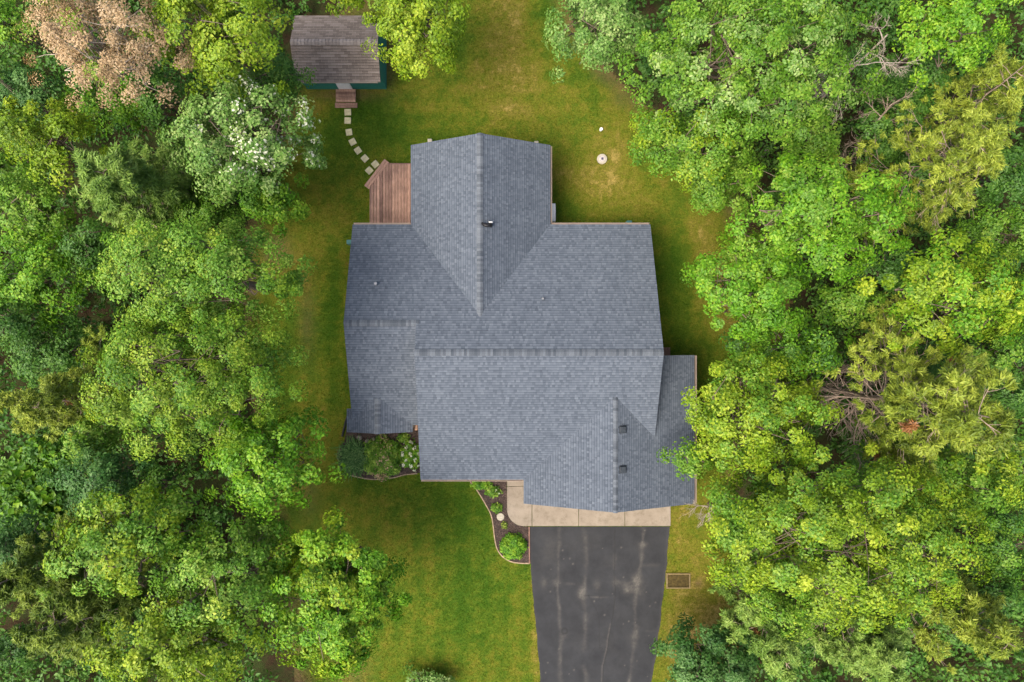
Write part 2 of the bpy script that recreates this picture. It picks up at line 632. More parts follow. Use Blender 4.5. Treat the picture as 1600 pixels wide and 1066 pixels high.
def lawn_fields(X, Y):
    px, py = NADX + X / S0, NADY - Y / S0
    dry = 0.29 + 0.42 * (fbm(X, Y, 3.2, 11) - .5) + .36 * (fbm(X, Y, .7, 31, 3) - .5) + .35 * (vnoise(X, Y, .22, 35) - .5)
    for x, y, rx, ry, a in DRY:
        dry = dry + a * np.exp(-((px - x) / rx) ** 2 - ((py - y) / ry) ** 2)
    for x, y, rx, ry, a in LUSH:
        dry = dry - a * np.exp(-((px - x) / rx) ** 2 - ((py - y) / ry) ** 2)
    # mowing stripes
    front = 1 / (1 + np.exp(-(py - 740) / 15)) * (px < 850) + ((px < 545) & (py > 380)) * .9 + (py < 120) * .5
    dry = dry + .075 * np.clip(front, 0, 1) * np.sin(X / .52 * np.pi + 1.5 * fbm(X, Y, 4, 3))
    dry = dry + .05 * (py < 200) * np.sin(Y / .5 * np.pi)
    d = poly_dist(X, Y, LAWN)
    bare = np.clip(1 - d / 1.1 + .9 * (fbm(X, Y, 1.1, 55) - .5), 0, 1)
    for x, y, rx, ry, a in [(432, 395, 22, 30, .9), (540, 148, 60, 10, .7), (1190, 470, 60, 40, .4), (608, 90, 10, 50, .8), (1091, 912, 6, 6, .9), (1095, 1000, 60, 30, .3), (595, 265, 10, 10, .3), (480, 500, 14, 60, .4), (480, 770, 20, 40, .4), (545, 1040, 30, 40, .5)]:
        bare = np.maximum(bare, a * np.exp(-((px - x) / rx) ** 2 - ((py - y) / ry) ** 2) * (.6 + .8 * fbm(X, Y, .5, 77)))
    return dry, np.clip(bare, 0, 1)


STEP = .15
gx = np.arange(-12.4, 15.2, STEP)
gy = np.arange(-21, 20.4, STEP)
GX, GY = np.meshgrid(gx, gy, indexing='ij')
GZ = .012 * (fbm(GX, GY, 1.0, 5) - .5)
ok = in_poly(GX, GY, LAWN)
idx = np.arange(GX.size).reshape(GX.shape)
cell = ok[:-1, :-1] & ok[1:, :-1] & ok[1:, 1:] & ok[:-1, 1:]
F4 = np.stack([idx[:-1, :-1][cell], idx[1:, :-1][cell], idx[1:, 1:][cell], idx[:-1, 1:][cell]], axis=-1)
dryv, barev = lawn_fields(GX.ravel(), GY.ravel())
used = np.unique(F4)
remap = np.full(GX.size, -1)
remap[used] = np.arange(len(used))
LV = np.stack([GX.ravel(), GY.ravel(), GZ.ravel()], axis=-1)[used]
lawn = mesh_obj('lawn', LV, remap[F4], lawn_mat(), attrs={'dry': ('POINT', dryv[used]), 'bare': ('POINT', barev[used])}, smooth=True)
tag(lawn, kind='structure')

# ---- driveway
DRV_L = [(828, 822), (828, 860), (830, 895), (833, 935), (837, 975), (841, 1020), (845, 1066), (850, 1130), (858, 1230)]
DRV_R = [(1046, 822), (1043, 860), (1039, 905), (1034, 950), (1028, 1000), (1022, 1040), (1017, 1066), (1006, 1130), (990, 1230)]
ny, nx = 300, 160
ty = np.linspace(0, 1, ny)
py_ = 822.8 + (1230 - 822.8) * ty
xl = np.interp(py_, [q[1] for q in DRV_L], [q[0] for q in DRV_L]) + 2.2 * (fbm(py_, py_ * 0, 14, 4) - .5)
xr = np.interp(py_, [q[1] for q in DRV_R], [q[0] for q in DRV_R]) + 4.5 * (fbm(py_, py_ * 0, 16, 9) - .5)
tx = np.linspace(0, 1, nx)
PXX = xl[:, None] + (xr - xl)[:, None] * tx[None, :]
PYY = np.repeat(py_[:, None], nx, axis=1)
WX, WY = (PXX - NADX) * S0, (NADY - PYY) * S0


DWX = 9 * (fbm(WX, WY, 1.1, 141) - .5)


def pline(px_, py_2, pts, w):
    if w > 2:
        px_ = px_ + DWX
        w = w * (.3 + 1.0 * vnoise(WX, WY, .6, 17))
    d = poly_dist(px_, py_2, pts, closed=False)
    return np.exp(-(d / w) ** 2)


dust = .55 * pline(PXX, PYY, [(873, 825), (872, 900), (874, 960), (876, 1066)], 3.2) + .45 * pline(PXX, PYY, [(912, 823), (916, 880), (912, 940), (914, 1010), (914, 1090)], 4.5)
dust = dust + .7 * pline(PXX, PYY, [(1006, 823), (1003, 870), (994, 905), (994, 960), (992, 1000), (985, 1050), (983, 1100)], 4.5) + .35 * pline(PXX, PYY, [(960, 825), (960, 900), (962, 950)], 2.5)
for x, y, rx, ry, a in [(850, 910, 4, 8, .7), (870, 910, 6, 6, .8), (888, 912, 10, 2, .4), (909, 925, 6, 9, .9), (908, 931, 4, 4, .8), (933, 914, 5, 8, .6), (968, 912, 14, 5, .8), (979, 920, 8, 8, .6), (994, 908, 7, 9, 1.0), (1000, 918, 8, 14, .6),
                        (985, 922, 10, 5, .5), (1017, 883, 14, 3, .5), (1005, 852, 8, 5, .6), (882, 990, 5, 5, .6), (993, 985, 6, 10, .7), (1012, 986, 12, 2, .4), (935, 933, 14, 1.5, .6), (955, 885, 14, 20, .25), (900, 850, 60, 20, .12), (860, 880, 20, 40, .16), (940, 1000, 60, 50, .1), (914, 968, 4, 10, .5)]:
    dust = dust + a * np.exp(-((PXX - x) / rx) ** 2 - ((PYY - y) / ry) ** 2)
dust = dust * np.clip(2.4 * fbm(WX, WY, .7, 21) - .62, 0, 1.2) + .25 * np.exp(-((PXX - xr[:, None]) / 3) ** 2) + .12 * np.exp(-((PXX - xl[:, None]) / 3) ** 2)
wob = 3 * (fbm(WX * 0, WY, .8, 41) - .5)
crack = .8 * pline(PXX + wob, PYY, [(961, 822), (960, 895), (962, 935), (956, 975), (949, 1015), (943, 1040), (941, 1075)], .75)
crack = crack + .6 * pline(PXX + wob, PYY, [(920, 930), (932, 950), (937, 970), (937, 1010)], .6) + .5 * pline(PXX, PYY + wob, [(905, 930), (945, 933)], .6)
crk = np.random.default_rng(5)
for (x, y) in ((905, 900), (968, 935), (1000, 912), (937, 1012), (870, 940), (1010, 960)):
    for _ in range(3):
        a = crk.uniform(0, 6.28)
        pts = [(x, y)]
        for _k in range(4):
            a += crk.normal(0, .5)
            pts.append((pts[-1][0] + 7 * math.cos(a), pts[-1][1] + 7 * math.sin(a)))
        crack = crack + .45 * pline(PXX, PYY, pts, .42)
ring = np.hypot(PXX - 882, PYY - 986)
crack = crack + .8 * np.exp(-((ring - 4.2) / 1.4) ** 2) + .5 * np.exp(-(np.hypot((PXX - 993) / .8, PYY - 983) / 3) ** 2)
spk = np.random.default_rng(12)
for _ in range(34):
    x, y = spk.uniform(840, 1035), spk.uniform(828, 1066)
    dust = dust + 1.4 * np.exp(-((PXX - x) ** 2 + (PYY - y) ** 2) / spk.uniform(.5, 1.2) ** 2)
dust = dust + .5 * pline(PXX + wob + 1.6, PYY, [(956, 975), (949, 1015), (943, 1040), (941, 1075)], 1.2)
WZ = .022 + .006 * (fbm(WX, WY, 1.5, 61) - .5)
dv = np.stack([WX.ravel(), WY.ravel(), WZ.ravel()], axis=-1)
di = np.arange(ny * nx).reshape(ny, nx)
df = np.stack([di[1:, :-1], di[1:, 1:], di[:-1, 1:], di[:-1, :-1]], axis=-1).reshape(-1, 4)
# skirt down to the soil
drv = mesh_obj('driveway', dv, df, ASPHALT, attrs={'dust': ('POINT', np.clip(dust, 0, 1).ravel()), 'crack': ('POINT', np.clip(crack, 0, 1).ravel())}, smooth=True)
tag(drv, kind='structure')

# ---- concrete apron in slabs
apron = empty('concrete_apron', (0, 0, 0))
tag(apron, kind='structure')


def slab(pxpoly):
    q = [GP(*p) for p in pxpoly]
    a = sum(q[i][0] * q[(i + 1) % len(q)][1] - q[(i + 1) % len(q)][0] * q[i][1] for i in range(len(q)))
    if a < 0:
        q = q[::-1]
    MB().prism(q, -.05, .055).build('concrete_slab', CONCRETE, apron, bevel=.008)


slab([(792.3, 722), (830, 722), (830, 759.6), (792.3, 759.6)])
arc = [(818 - 25.7 * math.cos(t), 796 + 25.7 * math.sin(t)) for t in np.linspace(0, math.pi / 2, 12)]
slab([(830.8, 760.2), (792.3, 760.2)] + arc + [(830.8, 821.7)])
for a, b in ((831.6, 903.6), (904.4, 975.6), (976.4, 1047.4)):
    slab([(a, 756), (b, 756), (b, 821.7), (a, 821.7)])

# ---- mulch beds
BED1 = [(735, 745)] + smoothcurve([(735, 753), (746, 767), (757, 785), (767, 804), (770.5, 822), (773, 842), (777, 858), (786, 870), (798, 877), (812, 879.5), (826, 880)], 4) + [(826, 823), (818, 822.5), (806, 819.5), (797, 812), (792, 800), (791.5, 745)]
BED2 = smoothcurve([(538, 690), (528, 705), (530, 728), (548, 742), (580, 748), (612, 746), (640, 741), (660, 738)], 4) + [(660, 640), (545, 655)]
for bi, bed in enumerate((BED1, BED2)):
    q = [GP(*p) for p in bed]
    bm_o = MB().prism(q[::-1], -.02, .026).build('mulch_bed', MULCH)
    tag(bm_o, kind='structure')
    xs, ys = np.array(q).T
    n = 5200
    cx = rng.uniform(xs.min(), xs.max(), n)
    cy = rng.uniform(ys.min(), ys.max(), n)
    k = in_poly(cx, cy, q)
    cx, cy = cx[k], cy[k]
    n = len(cx)
    a = rng.uniform(0, np.pi, n)
    L = rng.uniform(.02, .05, n)
    Wd = rng.uniform(.008, .02, n)
    dx, dy = np.cos(a), np.sin(a)
    z = .03 + rng.uniform(0, .02, n)
    tl = rng.normal(0, .012, (n, 4))
    c4 = [np.stack([cx + sx * dx * L - sy * dy * Wd, cy + sx * dy * L + sy * dx * Wd, z + tl[:, i]], -1) for i, (sx, sy) in enumerate(((-1, -1), (1, -1), (1, 1), (-1, 1)))]
    V = np.stack(c4, 1).reshape(-1, 3)
    ch = mesh_obj('mulch_chips', V, np.arange(4 * n).reshape(n, 4), CHIP)
    tag(ch, 'dark shredded bark chips covering the %s' % ('bed between lawn and front walk' if bi == 0 else 'bed before the small front gable'), 'mulch', kind='stuff')

# edging strips
def strip(name, pts, w, z0, z1, mat, label):
    m = MB()
    q = [np.array(GP(*p)) for p in pts]
    ls, rs = [], []
    for i in range(len(q)):
        t = q[min(i + 1, len(q) - 1)] - q[max(i - 1, 0)]
        t = t / np.linalg.norm(t)
        nrm = np.array([-t[1], t[0]])
        ls.append(q[i] + nrm * w / 2)
        rs.append(q[i] - nrm * w / 2)
    for i in range(len(q) - 1):
        poly = [tuple(rs[i]), tuple(rs[i + 1]), tuple(ls[i + 1]), tuple(ls[i])]
        m.prism(poly, z0, z1)
    o = m.build(name, mat)
    return tag(o, label, 'edging')


strip('garden_edging', smoothcurve([(735, 753), (746, 767), (757, 785), (767, 804), (770.5, 822), (773, 842), (777, 858), (786, 870), (798, 877), (812, 879.5), (827, 880)], 5), .05, -.02, .07, EDGE, 'thin curved tan edging between front lawn and mulch bed')
strip('timber_edging', [(826.7, 823), (826.9, 850), (827.2, 880)], .06, -.02, .08, EDGE2, 'straight brown timber edging between mulch bed and driveway')
strip('garden_edging', smoothcurve([(548, 743), (580, 749), (612, 747), (632, 742), (652, 740)], 5), .04, -.02, .045, EDGE, 'low pale edging curving below the spiky clump and bushy shrub')

# ------------------------------------------------------------------ house
house = empty('house', (0, 0, 0), 'house with blue grey shingled cross gable roof at the centre of the clearing', 'house')
G = .4417
YR, ZR = -.473, 5.30                  # main ridge
zA = lambda x, y: ZR - G * (y - YR)
zB = lambda x, y: ZR + G * (y - YR)
YL = .746
ZL = zA(0, YL)                        # left block ridge lies in the rear main slope
zC = lambda x, y: ZL + G * (y - YL)
XW, ZW, GW = -.485, 4.62, (4.62 - 2.8) / 3.105    # back wing
zE1 = lambda x, y: ZW + GW * (x - XW)
zE2 = lambda x, y: ZW - GW * (x - XW)
YV = YR + (ZR - ZW) / G              # where the wing ridge meets the rear slope
XG = 5.23
ZG = 2.8 + G * 3.80
zF1 = lambda x, y: ZG + G * (x - XG)
zF2 = lambda x, y: ZG - G * (x - XG)
YG = YR - (ZR - ZG) / G
XPc, ZP, GPo = -4.98, 3.36, .41      # porch gable
zD1 = lambda x, y: ZP + GPo * (x - XPc)
zD2 = lambda x, y: ZP - GPo * (x - XPc)
YPv = YL - (ZL - ZP) / G
YF = -6.18
vl = lambda x: 5.19 + (x + 3.59) * (YV - 5.19) / (XW + 3.59)


def clip_convex(poly, clip):
    out = poly
    n = len(clip)
    for i in range(n):
        ax, ay = clip[i]
        bx, by = clip[(i + 1) % n]
        ex, ey = bx - ax, by - ay
        inp, out = out, []
        if not inp:
            return []
        d = [ex * (p[1] - ay) - ey * (p[0] - ax) for p in inp]
        for j in range(len(inp)):
            k = (j + 1) % len(inp)
            if d[j] >= -1e-9:
                out.append(inp[j])
            if (d[j] >= -1e-9) != (d[k] >= -1e-9):
                t = d[j] / (d[j] - d[k])
                out.append((inp[j][0] + t * (inp[k][0] - inp[j][0]), inp[j][1] + t * (inp[k][1] - inp[j][1])))
    return out


def ccw(poly):
    a = sum(poly[i][0] * poly[(i + 1) % len(poly)][1] - poly[(i + 1) % len(poly)][0] * poly[i][1] for i in range(len(poly)))
    return poly if a > 0 else poly[::-1]


def shingles(parent, polys, zf, down, seed, mat, expo=.116, g=G, three_tab=False):
    r = random.Random(seed)
    polys = [ccw(p) for p in polys]
    dx, dy = down
    ax, ay = -dy, dx
    e = expo / math.sqrt(1 + g * g)
    allp = [p for q in polys for p in q]
    vs = [p[0] * dx + p[1] * dy for p in allp]
    us = [p[0] * ax + p[1] * ay for p in allp]
    vmax, vmin, umin, umax = max(vs), min(vs), min(us), max(us)
    V, F, S = [], [], []
    k = 0
    v1 = vmax
    tables = [[r.random() for _ in range(14)] for _ in range(9)]
    while v1 > vmin - e:
        v0 = v1 - e
        off = (k * .29 + (k % 5) * .06) % 2.0 if not three_tab else (k % 2) * .15
        rowtone = r.uniform(-.05, .05)
        u = umin - .3 - off % .3
        j = r.randrange(14)
        tab = tables[k % 9]
        while u < umax + .3:
            if three_tab:
                w, sh, lift = .295, .5 + r.uniform(-.22, .22), .004
                gap = .008
            else:
                j += 1
                q = tab[j % 14]
                w = .06 + .12 * tab[(j * 5 + 3) % 14]
                raised = (j % 2 == 0)
                sh = (.58 if raised else .44) + (q - .5) * .34 + r.uniform(-.08, .08)
                lift = .006 if raised else 0.0
                gap = 0.0
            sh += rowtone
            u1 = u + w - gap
            bands = [(v0 - .004, v0 + e * .3, sh - .34), (v0 + e * .3, v1, sh)]  # upper band of each tab darker: course shadow line put into the colour
            for (va, vb, s) in bands:
                quad = [(u * ax + va * dx, u * ay + va * dy), (u1 * ax + va * dx, u1 * ay + va * dy), (u1 * ax + vb * dx, u1 * ay + vb * dy), (u * ax + vb * dx, u * ay + vb * dy)]
                quad = ccw(quad)
                for cp in polys:
                    c = clip_convex(quad, cp)
                    if len(c) < 3:
                        continue
                    n0 = len(V)
                    low = []
                    for i, (x, y) in enumerate(c):
                        vv = x * dx + y * dy
                        t = (vv - v0) / e
                        V.append((x, y, zf(x, y) + .012 + .009 * t + lift))
                        if abs(vv - v1) < 1e-6:
                            low.append(i)
                    F.append(tuple(range(n0, n0 + len(c))))
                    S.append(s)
                    if len(low) == 2:
                        i0, i1 = low
                        n1 = len(V)
                        for i in (i0, i1):
                            x, y, z = V[n0 + i]
                            V.append((x, y, z - .016 - lift))
                        F.append((n0 + i0, n0 + i1, n1 + 1, n1))
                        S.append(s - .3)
            u += w
        v1 = v0
        k += 1
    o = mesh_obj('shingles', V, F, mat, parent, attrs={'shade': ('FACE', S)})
    o['kind'] = 'stuff'
    return o


def slope(polys, zf, down, seed, mat=None, parent=None, label=None, g=G, three_tab=False, thick=.16):
    m = MB()
    for p in polys:
        m.prism(ccw(p), lambda x, y: zf(x, y) - thick, lambda x, y: zf(x, y))
    o = m.build('roof_slope', FASCIA, parent or house)
    if label:
        o['label'] = label
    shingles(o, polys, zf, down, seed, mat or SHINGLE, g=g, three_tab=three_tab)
    return o


slope([[(-6.18, YL), (-3.16, YL), (-3.16, vl(-3.16)), (-3.59, 5.19), (-6.18, 5.19)],
       [(-3.16, YR), (XW, YR), (XW, YV), (-3.16, vl(-3.16))],
       [(XW, YR), (7.07, YR), (7.07, 5.19), (2.62, 5.19), (XW, YV)]], zA, (0, 1), 1)
slope([[(-3.16, YF), (1.43, YF), (XG, YG), (XG, YR), (-3.16, YR)],
       [(XG, YG), (7.07, YG - 1.84), (7.07, YR), (XG, YR)]], zB, (0, -1), 2)
slope([[(-6.18, YL), (XPc, YL), (XPc, YPv), (-6.18, YPv - 1.11)],
       [(XPc, YL), (-2.95, YL), (-2.95, -3.74), (-3.51, -3.74), (XPc, YPv)]], zC, (0, -1), 3)
slope([[(XPc, -4.06), (XPc, YPv), (-6.18, YPv - 1.11), (-6.18, -4.06)], [(-6.45, -4.06), (-6.18, -4.06), (-6.18, -3.02), (-6.45, -3.02)]], zD1, (-1, 0), 4, g=GPo, thick=.12)
slope([[(XPc, -4.06), (-3.51, -4.06), (-3.51, -3.72), (XPc, YPv)]], zD2, (1, 0), 5, g=GPo, thick=.12)
slope([[(-3.59, 8.72), (-3.59, 5.19), (XW, YV), (XW, 8.72)]], zE1, (-1, 0), 6, g=GW)
slope([[(2.62, 8.72), (XW, 8.72), (XW, YV), (2.62, 5.19)]], zE2, (1, 0), 7, g=GW)
slope([[(1.43, -7.24), (XG, -7.24), (XG, YG), (1.43, YF + .04)]], zF1, (-1, 0), 8)
slope([[(XG, -7.24), (7.07, -7.24), (7.07, YG - 1.84), (XG, YG)],
       [(7.07, -7.24), (9.03, -7.24), (9.03, -.63), (7.07, -.63)],
       [(6.8, -.63), (7.07, -.63), (7.07, YG - 1.84), (6.8, YG - 1.57)]], zF2, (1, 0), 9)


def cap_mesh(g, w, ln, th=.012):
    v = []
    for x, lift in ((0, .0), (ln, .03)):
        v += [(x, -w, -g * w + lift), (x, -.02, -g * .02 + lift + .004), (x, .02, -g * .02 + lift + .004), (x, w, -g * w + lift)]
    f = [(0, 4, 5, 1), (1, 5, 6, 2), (2, 6, 7, 3)]
    n = len(v)
    v += [(x, y, z - th - .016) for x, y, z in v]
    f += [(4, 12, 13, 5), (5, 13, 14, 6), (6, 14, 15, 7), (0, 1, 9, 8), (1, 2, 10, 9), (2, 3, 11, 10), (0, 8, 12, 4), (3, 7, 15, 11)]
    me = bpy.data.meshes.new('cap_shingle')
    me.from_pydata(v, [], f)
    me.update()
    return me


def ridge(p0, p1, g, parent, mat, w=.135, expo=.107, seed=0):
    r = random.Random(seed)
    p0, p1 = Vector(p0), Vector(p1)
    d = (p1 - p0)
    L = d.length
    ang = math.atan2(d.y, d.x)
    base = MB()
    base.add([(0, -w * .8, -g * w * .8 + .018), (L, -w * .8, -g * w * .8 + .018), (L, 0, .018), (0, 0, .018), (0, w * .8, -g * w * .8 + .018), (L, w * .8, -g * w * .8 + .018)], [(0, 1, 2, 3), (3, 2, 5, 4)])
    rc = base.build('ridge_cap', ROOFDECK, parent)
    rc.location = p0
    rc.rotation_euler = (0, 0, ang)
    me = cap_mesh(g, w, expo + .012)
    me.materials.append(mat)
    n = int(L / expo)
    for i in range(n):
        o = bpy.data.objects.new('cap_shingle', me)
        link(o, rc)
        o.location = (L * i / n, r.uniform(-.006, .006), .034)
        o.rotation_euler = (0, 0, r.uniform(-.02, .02))
    return rc


ridge((7.07, YR, ZR), (-3.16, YR, ZR), G, house, CAP, seed=1)
ridge((-6.18, YL, ZL), (-3.05, YL, ZL), G, house, CAP, seed=2)
ridge((XW, YV - .1, ZW), (XW, 8.72, ZW), GW, house, CAP, seed=3)
ridge((XG, YG - .05, ZG), (XG, -7.24, ZG), G, house, SHINGLE if False else CAP, w=.1, seed=4)
ridge((XPc, YPv - .1, ZP), (XPc, -4.06, ZP), GPo, house, CAP, w=.13, seed=5)


# walls, following the roof underside
def wall(poly, zt):
    return MB().prism(ccw(poly), -.05, zt).build('wall', SIDING, house)


T = .18


def wall_strip(x0, y0, x1, y1, zf, n=1, th=.14):
    """upright wall from a to b whose top follows zf, split at n points"""
    d = Vector((x1 - x0, y1 - y0))
    nr = Vector((-d.y, d.x)).normalized() * th
    m = MB()
    pts = [(x0 + d.x * i / n, y0 + d.y * i / n) for i in range(n + 1)]
    for (ax, ay), (bx, by) in zip(pts[:-1], pts[1:]):
        m.prism(ccw([(ax, ay), (bx, by), (bx + nr.x, by + nr.y), (ax + nr.x, ay + nr.y)]), -.05, lambda x, y: zf(x, y) - T)
    return m.build('wall', SIDING, house)


ov = .3
wall_strip(-5.88, 4.88, -3.29, 4.88, zA)                                   # rear wall, left block
wall_strip(2.33, 4.88, 6.77, 4.88, zA)                                     # rear wall, right part
wall_strip(-5.88, -3.5, -5.88, 4.74, lambda x, y: min(zA(x, y), zC(x, y)), 8)   # left gable
wall_strip(-5.74, -3.5, -3.0, -3.5, zC)
wall_strip(-2.86, -5.88, -2.86, .6, lambda x, y: min(zA(x, y), zB(x, y)), 8)    # main gable over left block
wall_strip(1.72, -5.88, -2.72, -5.88, zB)
wall_strip(6.77, 4.74, 6.77, -4.0, lambda x, y: min(zA(x, y), zB(x, y)), 8)
wall_strip(-3.29, 4.88, -3.29, 8.42, zE1)
wall_strip(2.33, 8.42, 2.33, 4.88, zE2)
wall_strip(2.19, 8.42, -3.15, 8.42, lambda x, y: min(zE1(x, y), zE2(x, y)), 8)
wall_strip(1.72, -6.94, 1.72, -5.88, zF1)
wall_strip(8.73, -6.94, 1.86, -6.94, lambda x, y: min(zF1(x, y), zF2(x, y)), 8)
wall_strip(8.73, -.9, 8.73, -6.8, zF2)
wall_strip(6.9, -.9, 8.6, -.9, zF2)
# porch posts
for x in (-6.3, -3.66):
    MB().box(x - .06, x + .06, -3.98, -3.86, -.02, 2.66).build('porch_post', WHITE, house)

# gutters along the eaves
def gutter(x0, y0, x1, y1, z, w=.11):
    m = MB()
    h = .1
    if abs(x1 - x0) > abs(y1 - y0):
        s = 1 if y0 > 0 else -1
        ya, yb = sorted((y0 + s * .004, y0 + s * w))
        m.box(min(x0, x1), max(x0, x1), ya, yb, z - h, z - h + .015)
        yo = y0 + s * w
        m.box(min(x0, x1), max(x0, x1), *sorted((yo, yo + s * .016)), z - h, z - .005)
    else:
        s = 1 if x0 > -1 and x0 != 1.43 else -1
        xa, xb = sorted((x0 + s * .004, x0 + s * w))
        m.box(xa, xb, min(y0, y1), max(y0, y1), z - h, z - h + .015)
        xo = x0 + s * w
        m.box(*sorted((xo, xo + s * .016)), min(y0, y1), max(y0, y1), z - h, z - .005)
    return m.build('gutter', GUTTER, house)


gutter(-6.16, 5.19, -3.62, 5.19, 2.74, .07)
gutter(2.66, 5.19, 7.05, 5.19, 2.74, .07)
gutter(-3.14, YF, 1.40, YF, 2.72, .07)
gutter(9.03, -7.22, 9.03, -.65, 2.74, .11)
gutter(2.62, 5.30, 2.62, 8.70, 2.74, .06)
# downspouts
for x, y in ((-2.95, 8.62), (2.02, 8.66)):
    m = MB()
    p = P(671.5, 221, .4) if x < 0 else P(838, 224.5, .4)
    m.box(p.x - .1, p.x + .1, 8.57, p.y + .12, .05, .42)
    m.box(p.x - .04, p.x + .04, 8.571, 8.64, .42, 2.6)
    m.build('downspout', CREAM, house, bevel=.01)
pz = P(645, 671, 1.2)
m = MB()
m.box(-3.46, -3.34, -4.02, -3.72, 2.2, 2.42)
m.box(-3.44, -3.36, -3.8, -3.72, .05, 2.2)
m.box(-3.33, -3.06, -3.9, -3.78, 2.05, 2.16)
m.build('downspout', simple_mat('tan_copper_downspout', (.46, .27, .17), .5, .25), house, bevel=.01)
# windows, doors
def window(x0, x1, z0, z1, y, s, vertical=False):
    w = MB()
    t, d = .07, .05
    def bx(mb, a0, a1, b0, b1, c0, c1):
        if vertical:
            mb.box(min(b0, b1), max(b0, b1), a0, a1, c0, c1)
        else:
            mb.box(a0, a1, min(b0, b1), max(b0, b1), c0, c1)
    o0, o1 = y + s * .002, y + s * d
    bx(w, x0, x1, o0, o1, z0, z0 + t)
    bx(w, x0, x1, o0, o1, z1 - t, z1)
    bx(w, x0, x0 + t, o0, o1, z0 + t + .001, z1 - t - .001)
    bx(w, x1 - t, x1, o0, o1, z0 + t + .001, z1 - t - .001)
    xm = (x0 + x1) / 2
    bx(w, xm - t / 3, xm + t / 3, o0, o1 - s * .01, z0 + t + .001, z1 - t - .001)
    f = w.build('window', WHITE, house)
    pn = MB()
    bx(pn, x0 + t + .001, x1 - t - .001, y + s * .004, y + s * .014, z0 + t + .001, z1 - t - .001)
    pn.build('pane', GLASS_M, f)


for x0, x1 in ((-2.2, -.9), (-.2, 1.2)):
    window(x0, x1, .9, 2.3, -6.022, -1) if False else window(x0, x1, .9, 2.2, -5.88 - .14 + .14, -1)
for x0, x1 in ((3.0, 4.2), (5.0, 6.2)):
    window(x0, x1, .9, 2.2, 5.02, 1)
window(-1.6, .6, .9, 2.3, 8.56, 1)
for x0, x1 in ((2.25, 4.95), (5.5, 8.2)):
    gd = MB().box(x0, x1, -6.99, -6.942, 0.03, 2.2).build('garage_door', WHITE, house)
    for k in range(4):
        for j in range(4):
            a = x0 + .08 + j * (x1 - x0 - .1) / 4
            MB().box(a, a + (x1 - x0 - .1) / 4 - .06, -7.01, -6.991, .1 + k * .52, .1 + k * .52 + .42).build('panel', WHITE, gd)
dr = MB().box(-3.25, -3.22, 5.9, 7.7, .5, 2.5)
dd = MB().box(-3.35, -3.292, 5.9, 7.7, .52, 2.55).build('patio_door', WHITE, house)
MB().box(-3.37, -3.352, 6.0, 7.6, .62, 2.45).build('pane', GLASS_M, dd)
# white bay sill on the right wall of the back wing
bx0, by0 = P(861, 346, 1.6).x, P(861, 346, 1.6).y
bx1, by1 = P(868, 318, 1.6).x, P(868, 318, 1.6).y
bay = MB().box(2.34, bx1, by0, by1, .7, 1.6).build('bay_window', WHITE, house, bevel=.01)
bay['label'] = 'narrow white bay under the eave of the back wing'
MB().box(bx1 + .002, bx1 + .03, by0 + .1, by1 - .1, .85, 1.45).build('pane', GLASS_M, bay)

# roof vents
def on(zf, x, y):
    for _ in range(6):
        pass


def roofpt(px_, py_2, zf):
    z = 4.0
    for _ in range(12):
        p = P(px_, py_2, z)
        z = zf(p.x, p.y)
    return P(px_, py_2, z)


def pipe_vent(px_, py_2, zf, r=.055, h=.28, label=None):
    p = roofpt(px_, py_2, zf)
    m = MB()
    m.cyl((p.x, p.y), r * 2.2, p.z - .05, p.z + .07, 14, r * 1.15)
    m.cyl((p.x, p.y), r, p.z + .06, p.z + h, 14)
    o = m.build('pipe_vent', DARKMETAL, house)
    MB().cyl((p.x, p.y), r * .8, p.z + h - .03, p.z + h + .006, 12).build('vent_cap', simple_mat('grey_pipe_end', (.22, .22, .23), .5), o)
    if label:
        o['label'] = label


pipe_vent(588.5, 444, zA, .07, .32, 'short pipe vent on the left rear slope')
pipe_vent(848, 467, zA, .045, .22, 'small pipe vent on the right rear slope')
for y in (671, 733.5):
    p = roofpt(972, y, zF2)
    m = MB()
    tilt = -G
    m.prism([(p.x - .14, p.y - .17), (p.x + .2, p.y - .17), (p.x + .2, p.y + .17), (p.x - .14, p.y + .17)], lambda a, b: zF2(a, b) + .01, lambda a, b: zF2(a, b) + .035)
    m.prism([(p.x - .1, p.y - .13), (p.x + .14, p.y - .13), (p.x + .14, p.y + .13), (p.x - .1, p.y + .13)], lambda a, b: zF2(a, b) + .03, lambda a, b: zF2(p.x - .1, b) + .12 + (a - p.x) * -.2)
    m.build('box_vent', simple_mat('dark_box_vent', (.035, .042, .05), .45), house, bevel=.01)
# curved black exhaust cowl on the back wing
p = roofpt(762, 352, zE2)
pts = [(p.x + .12, p.y - .02, p.z - .05), (p.x + .12, p.y - .02, p.z + .22), (p.x + .06, p.y - .04, p.z + .32), (p.x - .06, p.y - .06, p.z + .34), (p.x - .16, p.y - .02, p.z + .30), (p.x - .22, p.y + .05, p.z + .24)]
V, F = tube_arrays([(np.array(pts), np.array([.075, .075, .08, .085, .07, .05]))], 12)
ex = mesh_obj('exhaust_cowl', V, F, BLACK, house, smooth=True)
ex['label'] = 'curved black exhaust cowl beside the back wing ridge'
MB().box(p.x + .05, p.x + .2, p.y + .08, p.y + .12, p.z - .05, p.z + .2).build('flashing', WHITE, ex)
# meter / utility boxes
q = P(545.5, 379, .8)
MB().box(q.x - .08, -5.885, q.y - .1, q.y + .1, .5, 1.0).build('utility_box', TEALBOX, house, bevel=.01)
q = P(983.5, 348, .5)
ub = MB().box(q.x - .12, q.x + .12, 5.03, q.y + .1, 0, .5).build('utility_box', TEALBOX, bevel=.01)
tag(ub, 'small teal utility box on the lawn behind the right rear eave', 'utility box')
